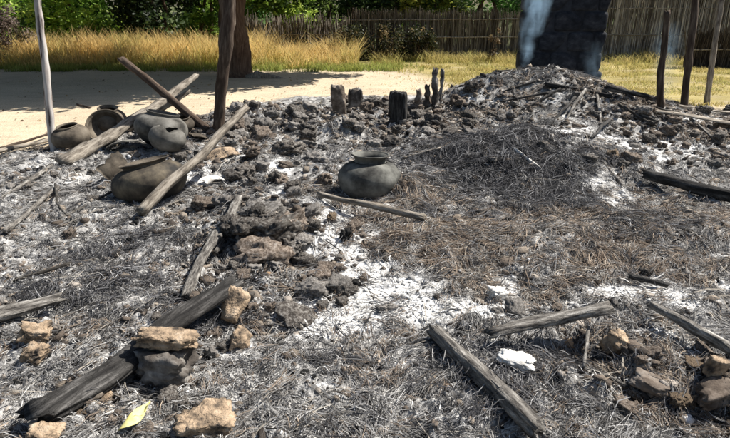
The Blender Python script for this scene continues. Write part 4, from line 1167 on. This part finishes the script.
clod('clay_clod', 240, 268, 24, 'clod_dark', 'small dark clod propping the long rounded brown clod on its left', 'clod', i=8, hh=.8)
clod('clay_clod', 312, 292, 32, 'clod_grey', 'smooth grey clod between the pile and the glossy charcoal', 'clod', i=4, hh=.7)
clod('clay_clod', 236, 205, 26, 'clod_dark', 'dark clod behind the left shoulder of the left centre pile', 'clod', i=5, hh=.8)
clod('clay_clod', 288, 152, 34, 'clod_dark', 'wide dark clod in the middle of the far left rubble', 'clod', i=0, hh=.7)
clod('clay_clod', 262, 140, 30, 'clod_brown', 'wide brown clod left of the wide dark one in the far left rubble', 'clod', i=7, hh=.8)
clod('clay_clod', 236, 178, 26, 'clod_dark', 'dark clod right of the large pale orange shard', 'clod', i=9, hh=.8)
clod('clay_clod', 205, 208, 26, 'clod_brown', 'brown clod beside the middle of the propped pole', 'clod', i=10, hh=.7)
clod('clay_clod', 340, 288, 26, 'clod_grey', 'grey clod on the left bank of the ash stream', 'clod', i=13, hh=.8)
clod('charcoal_lump', 352, 287, 16, 'black_wood', 'glossy black charcoal lump beside the ash stream', 'charcoal', i=0, lift=.4)
clod('charcoal_lump', 346, 240, 14, 'black_wood', 'black charcoal lump upstream of the ash stream', 'charcoal', i=3, hh=1.3, lift=.4)
clod('charcoal_lump', 294, 191, 16, 'clod_dark', 'black lump left of the thin scorched stick', 'charcoal', i=6, hh=1.2, lift=.4)
clod('clay_clod', 332, 221, 12, 'baked', 'small bright orange clod below the thin stick', 'clod', i=4, lift=.4)
clod('clay_clod', 330, 270, 30, 'clod_brown', 'brown clod between the pile and the ash stream', 'clod', i=5, hh=.6)
clod('clay_clod', 385, 309, 20, 'clod_grey', 'grey clod half sunk in the white ash drift', 'clod', i=7, hh=.5)
clod('clay_clod', 375, 148, 18, 'clod_grey', 'grey lump behind the rim of the round pot, left one', 'clod', i=8, hh=1.0)
clod('clay_clod', 392, 146, 20, 'clod_dark', 'dark lump behind the rim of the round pot, right one', 'clod', i=9, hh=1.1)
clod('clay_clod', 612, 158, 16, 'baked', 'yellowish clod on the white ash at upper right', 'clod', i=10)
clod('charcoal_lump', 542, 148, 12, 'clod_dark', 'black lump on the pale ash above the thatch dome', 'charcoal', i=12, hh=1.4)
clod('clay_clod', 590, 160, 14, 'clod_dark', 'dark clod left of the yellowish clod at upper right', 'clod', i=11)
clod('clay_clod', 623, 166, 12, 'clod_dark', 'dark clod right of the yellowish clod at upper right', 'clod', i=2)
clod('clay_clod', 418, 119, 22, 'clod_dark', 'black hollow looking clod at the foot of the thin stubs', 'clod', i=1, hh=.8)
clod('clay_clod', 471, 90, 18, 'clod_dark', 'dark clod on the skyline between the stubs and the heap', 'clod', i=4)
clod('clay_clod', 644, 275, 12, 'clod_dark', 'black clod on the brown straw at right', 'clod', i=5)
# fallen yellow leaf, curled
def leaf():
    p = pt(137, 424); V = []; n = 12
    for i in range(n + 1):
        t = i / n; w = .024 * math.sin(math.pi * min(1, t * .93 + .05)) ** .8
        for s in (-1, -.5, 0, .5, 1):
            V.append((s * w + .012 * math.sin(t * 5), (t - .5) * .15, .004 + .006 * s * s + .010 * math.sin(t * 6 + s)))
    F = [(i * 5 + j, i * 5 + j + 1, i * 5 + j + 6, i * 5 + j + 5) for i in range(n) for j in range(4)]
    me = bpy.data.meshes.new('yellow_leaf'); me.from_pydata(V, [], F); me.materials.append(M['leaf_yellow'])
    me.polygons.foreach_set('use_smooth', [True] * len(me.polygons))
    o = link('yellow_leaf', me); o.location = p + Vector((0, 0, .025)); o.rotation_euler = (.25, .1, R(-38))
    m = o.modifiers.new('thickness', 'SOLIDIFY'); m.thickness = .0015
    tag(o, 'curled pale yellow leaf at the bottom edge left of the orange slab', 'leaf')
leaf()

# ------------------------------------------------------------------ scattered clods, each its own object
ZONES = [
    ('clod on the far rubble ridge left of the brown stub', 'far left ridge clods', (225, 108, 330, 132), 34, (9, 20), ['clod_dark', 'clod_grey', 'clod_brown', 'clod_grey']),
    ('clod in the far rubble behind the round pot', 'far middle clods', (335, 102, 470, 138), 46, (8, 20), ['clod_dark', 'clod_brown', 'clod_grey', 'clod_dark']),
    ('clod in the rubble between the propped pole and the round pot', 'middle left clods', (235, 134, 335, 200), 26, (9, 22), ['clod_dark', 'clod_grey', 'clod_grey', 'clod_brown']),
    ('clod in the left centre rubble pile', 'left centre pile clods', (222, 206, 320, 282), 26, (10, 26), ['clod_dark', 'clod_grey', 'clod_brown']),
    ('clod along the white ash stream', 'ash stream clods', (300, 225, 372, 312), 12, (8, 20), ['clod_grey', 'clod_dark', 'clod_brown']),
    ('clod in the brown rubble at the far right', 'far right clods', (622, 112, 735, 168), 44, (7, 18), ['clod_brown', 'clod_brown', 'clod_dark', 'clod_grey']),
    ('clod on the ashy slope below the sooty wall', 'heap clods', (480, 96, 620, 168), 24, (6, 12), ['clod_dark', 'clod_grey', 'clod_grey']),
    ('clod in the brown rubble of the lower right corner', 'lower right clods', (620, 352, 740, 436), 34, (8, 22), ['clod_brown', 'clod_dark', 'clod_brown', 'baked']),
    ('clod in the ash of the lower left corner', 'lower left clods', (60, 385, 235, 436), 14, (8, 18), ['clod_brown', 'clod_dark', 'clod_grey']),
    ('clod around the foot of the dark leaning post', 'post foot clods', (180, 122, 240, 170), 20, (8, 18), ['clod_dark', 'clod_brown', 'clod_grey']),
    ('clod on the grey straw left of the narrow plank', 'left straw clods', (0, 230, 200, 330), 14, (7, 14), ['clod_dark', 'clod_grey', 'clod_brown']),
    ('clod among the ash at the left edge', 'left edge clods', (-5, 160, 110, 230), 12, (6, 13), ['clod_dark', 'clod_grey']),
    ('clod around the leaning brick and white ash', 'brick side clods', (196, 300, 300, 372), 10, (8, 18), ['clod_dark', 'clod_brown', 'clod_grey']),
    ('clod near the bridging beam', 'bridging beam clods', (480, 300, 640, 372), 10, (7, 15), ['clod_grey', 'clod_dark', 'clod_brown']),
]
SIZE_W = {'clod_dark': 'charred black', 'clod_grey': 'ash grey', 'clod_brown': 'scorched brown', 'baked': 'baked orange'}
MARKS = [('round pot', 369, 178), ('big ochre pot', 148, 180), ('propped pale pole', 215, 140), ('thin scorched stick', 370, 209), ('narrow grey plank', 215, 255),
         ('foot of the dark post', 218, 130), ('black stump', 398, 108), ('leftmost brown stub', 339, 102), ('tallest brown stub', 435, 92), ('foot of the sooty wall', 590, 92),
         ('top of the debris heap', 520, 80), ('thatch dome', 500, 180), ('black beam end', 645, 184), ('long pale board', 690, 122), ('three thin yard poles', 685, 104),
         ('yellowish clod on the white ash', 612, 158), ('leaning orange brick', 235, 318), ('dark mud block', 165, 375), ('yellow leaf', 137, 424), ('pitted orange slab', 207, 430),
         ('white lime lump', 498, 298), ('bone white shard', 515, 372), ('bridging beam', 550, 340), ('pitted yellowish stone', 614, 353), ('tilted brown slab', 648, 391),
         ('small upright orange brick', 713, 381), ('widest dark clod', 270, 238), ('long rounded brown clod', 262, 262), ('glossy charcoal lump', 352, 287), ('two orange stones at left', 37, 350),
         ('foot of the white pole', 55, 150), ('bent black twig', 68, 210), ('chalky white shard', 216, 184), ('flat black clod', 295, 320), ('grey plank at the left edge', 30, 324), ('small orange clod', 332, 221)]
ORD = ['nearest', 'second', 'third', 'fourth', 'fifth', 'sixth', 'seventh', 'eighth', 'ninth', 'tenth', 'eleventh', 'twelfth', 'thirteenth', 'fourteenth', 'fifteenth', 'sixteenth']
made = []
for (lb, gr, (x0, y0, x1, y1), n, (s0, s1), mats) in ZONES:
    for k in range(n):
        mt = random.choice(mats)
        s = s0 + (s1 - s0) * random.random() ** 1.6
        px, py = random.uniform(x0, x1), random.uniform(y0, y1)
        o = clod('clay_clod', px, py, s, mt, SIZE_W[mt], 'clod', SIZE_W[mt] + ' ' + gr, hh=random.uniform(.65, 1.1), lift=random.uniform(.25, .6))
        made.append((o, px, py, SIZE_W[mt]))
def name_by_marks(made, noun, marks):
    bins = {}
    for o, px, py, w in made:
        m = min(marks, key=lambda m: (m[1] - px) ** 2 + ((m[2] - py) * 1.6) ** 2)
        dx, dy = px - m[1], (py - m[2]) * 1.6
        rel = ('right of' if dx > 0 else 'left of') if abs(dx) > abs(dy) else ('in front of' if dy > 0 else 'behind')
        bins.setdefault((w, rel, m[0]), []).append((dx * dx + dy * dy, o))
    for (w, rel, m), lst in bins.items():
        lst.sort(key=lambda t: t[0])
        for k, (_, o) in enumerate(lst):
            pre = '' if len(lst) == 1 else ORD[min(k, 15)] + ' '
            o['label'] = ' '.join((pre + w + ' ' + noun + ' ' + rel + ' the ' + m).split())
name_by_marks(made, 'clod', MARKS)

# ------------------------------------------------------------------ smoke
def smoke(name, label, p0, p1, r0, r1, dens, seed):
    """a slender cone of drifting smoke along its local Z, thinning towards its rim"""
    p0 = Vector(p0); p1 = Vector(p1); L = (p1 - p0).length; sg = 18; n = 10
    V = []; F = []
    for i in range(n + 1):
        t = i / n; r = r0 + (r1 - r0) * t
        for q in range(sg):
            a = 2 * math.pi * q / sg; V.append((math.cos(a) * r, math.sin(a) * r, t * L))
    for i in range(n):
        for q in range(sg):
            a = i * sg + q; b2 = i * sg + (q + 1) % sg
            F.append((a, b2, b2 + sg, a + sg))
    F.append(tuple(range(sg - 1, -1, -1))); F.append(tuple(n * sg + q for q in range(sg)))
    me = bpy.data.meshes.new(name); me.from_pydata(V, [], F)
    m, nn = new_mat(name)
    def mth(op, a, b=None, clamp=False):
        d = N(nn, 'ShaderNodeMath', operation=op); d.use_clamp = clamp
        for k, v in enumerate((a, b)):
            if v is None: continue
            if isinstance(v, (int, float)): d.inputs[k].default_value = v
            else: nn.links.new(v, d.inputs[k])
        return d.outputs[0]
    out = N(nn, 'ShaderNodeOutputMaterial'); pv = N(nn, 'ShaderNodeVolumePrincipled')
    pv.inputs['Color'].default_value = (.52, .76, 1, 1); pv.inputs['Anisotropy'].default_value = .2
    tc = N(nn, 'ShaderNodeTexCoord'); sx = N(nn, 'ShaderNodeSeparateXYZ'); nn.links.new(tc.outputs['Object'], sx.inputs[0])
    wz = N(nn, 'ShaderNodeTexNoise', noise_dimensions='1D'); wz.inputs['Scale'].default_value = 3.2; wz.inputs['Detail'].default_value = 3
    nn.links.new(mth('ADD', sx.outputs[2], seed * 7.7), wz.inputs['W'])
    swx = mth('MULTIPLY', mth('SUBTRACT', wz.outputs['Fac'], .5), (r0 + r1) * 1.1)
    rr = mth('SQRT', mth('ADD', mth('POWER', mth('ABSOLUTE', mth('SUBTRACT', sx.outputs[0], swx)), 2.0), mth('POWER', mth('ABSOLUTE', sx.outputs[1]), 2.0)))
    n2 = N(nn, 'ShaderNodeTexNoise'); n2.inputs['Scale'].default_value = 4; n2.inputs['Detail'].default_value = 4
    nn.links.new(tc.outputs['Object'], n2.inputs['Vector'])
    rr = mth('MULTIPLY', rr, mth('ADD', mth('MULTIPLY', n2.outputs['Fac'], 1.6), .45))
    Rz = mth('ADD', mth('MULTIPLY', sx.outputs[2], (r1 - r0) / L), r0)
    edge = mth('SUBTRACT', 1.0, mth('DIVIDE', rr, Rz), True)
    zt = mth('DIVIDE', sx.outputs[2], L)
    fade = mth('MULTIPLY', mth('MULTIPLY', zt, 6.0, True), mth('MULTIPLY', mth('SUBTRACT', 1.0, zt), 3.0, True))
    mp = N(nn, 'ShaderNodeMapping'); mp.inputs['Scale'].default_value = (1, 1, .4); mp.inputs['Location'].default_value = (seed * 3, 0, 0)
    nz = N(nn, 'ShaderNodeTexNoise'); nz.inputs['Scale'].default_value = 6; nz.inputs['Detail'].default_value = 6; nz.inputs['Distortion'].default_value = 1.6
    nn.links.new(tc.outputs['Object'], mp.inputs[0]); nn.links.new(mp.outputs[0], nz.inputs['Vector'])
    k = mth('MULTIPLY', mth('SUBTRACT', nz.outputs['Fac'], .36, True), 4.0)
    nn.links.new(mth('MULTIPLY', mth('MULTIPLY', mth('MULTIPLY', k, edge), fade), dens), pv.inputs['Density'])
    nn.links.new(pv.outputs[0], out.inputs['Volume'])
    q = (p1 - p0).to_track_quat('Z', 'Y')
    o = link(name, me, m); o.matrix_world = Matrix.Translation(p0) @ q.to_matrix().to_4x4()
    return tag(o, label, 'smoke', kind='stuff')
smoke('smoke_plume', 'bluish white smoke rising along the left side of the sooty wall', at_y(522, 76, 8.9), at_y(549, -60, 8.8), .06, .50, 4.2, 1)
smoke('smoke_wisp', 'faint blue smoke at the foot of the sooty wall', at_y(598, 96, 8.95), at_y(590, 40, 8.95), .16, .24, .8, 2)
smoke('smoke_wisp', 'thin pale smoke around the shortest yard pole', at_y(664, 108, 9.6), at_y(668, 20, 9.6), .18, .34, 1.0, 3)
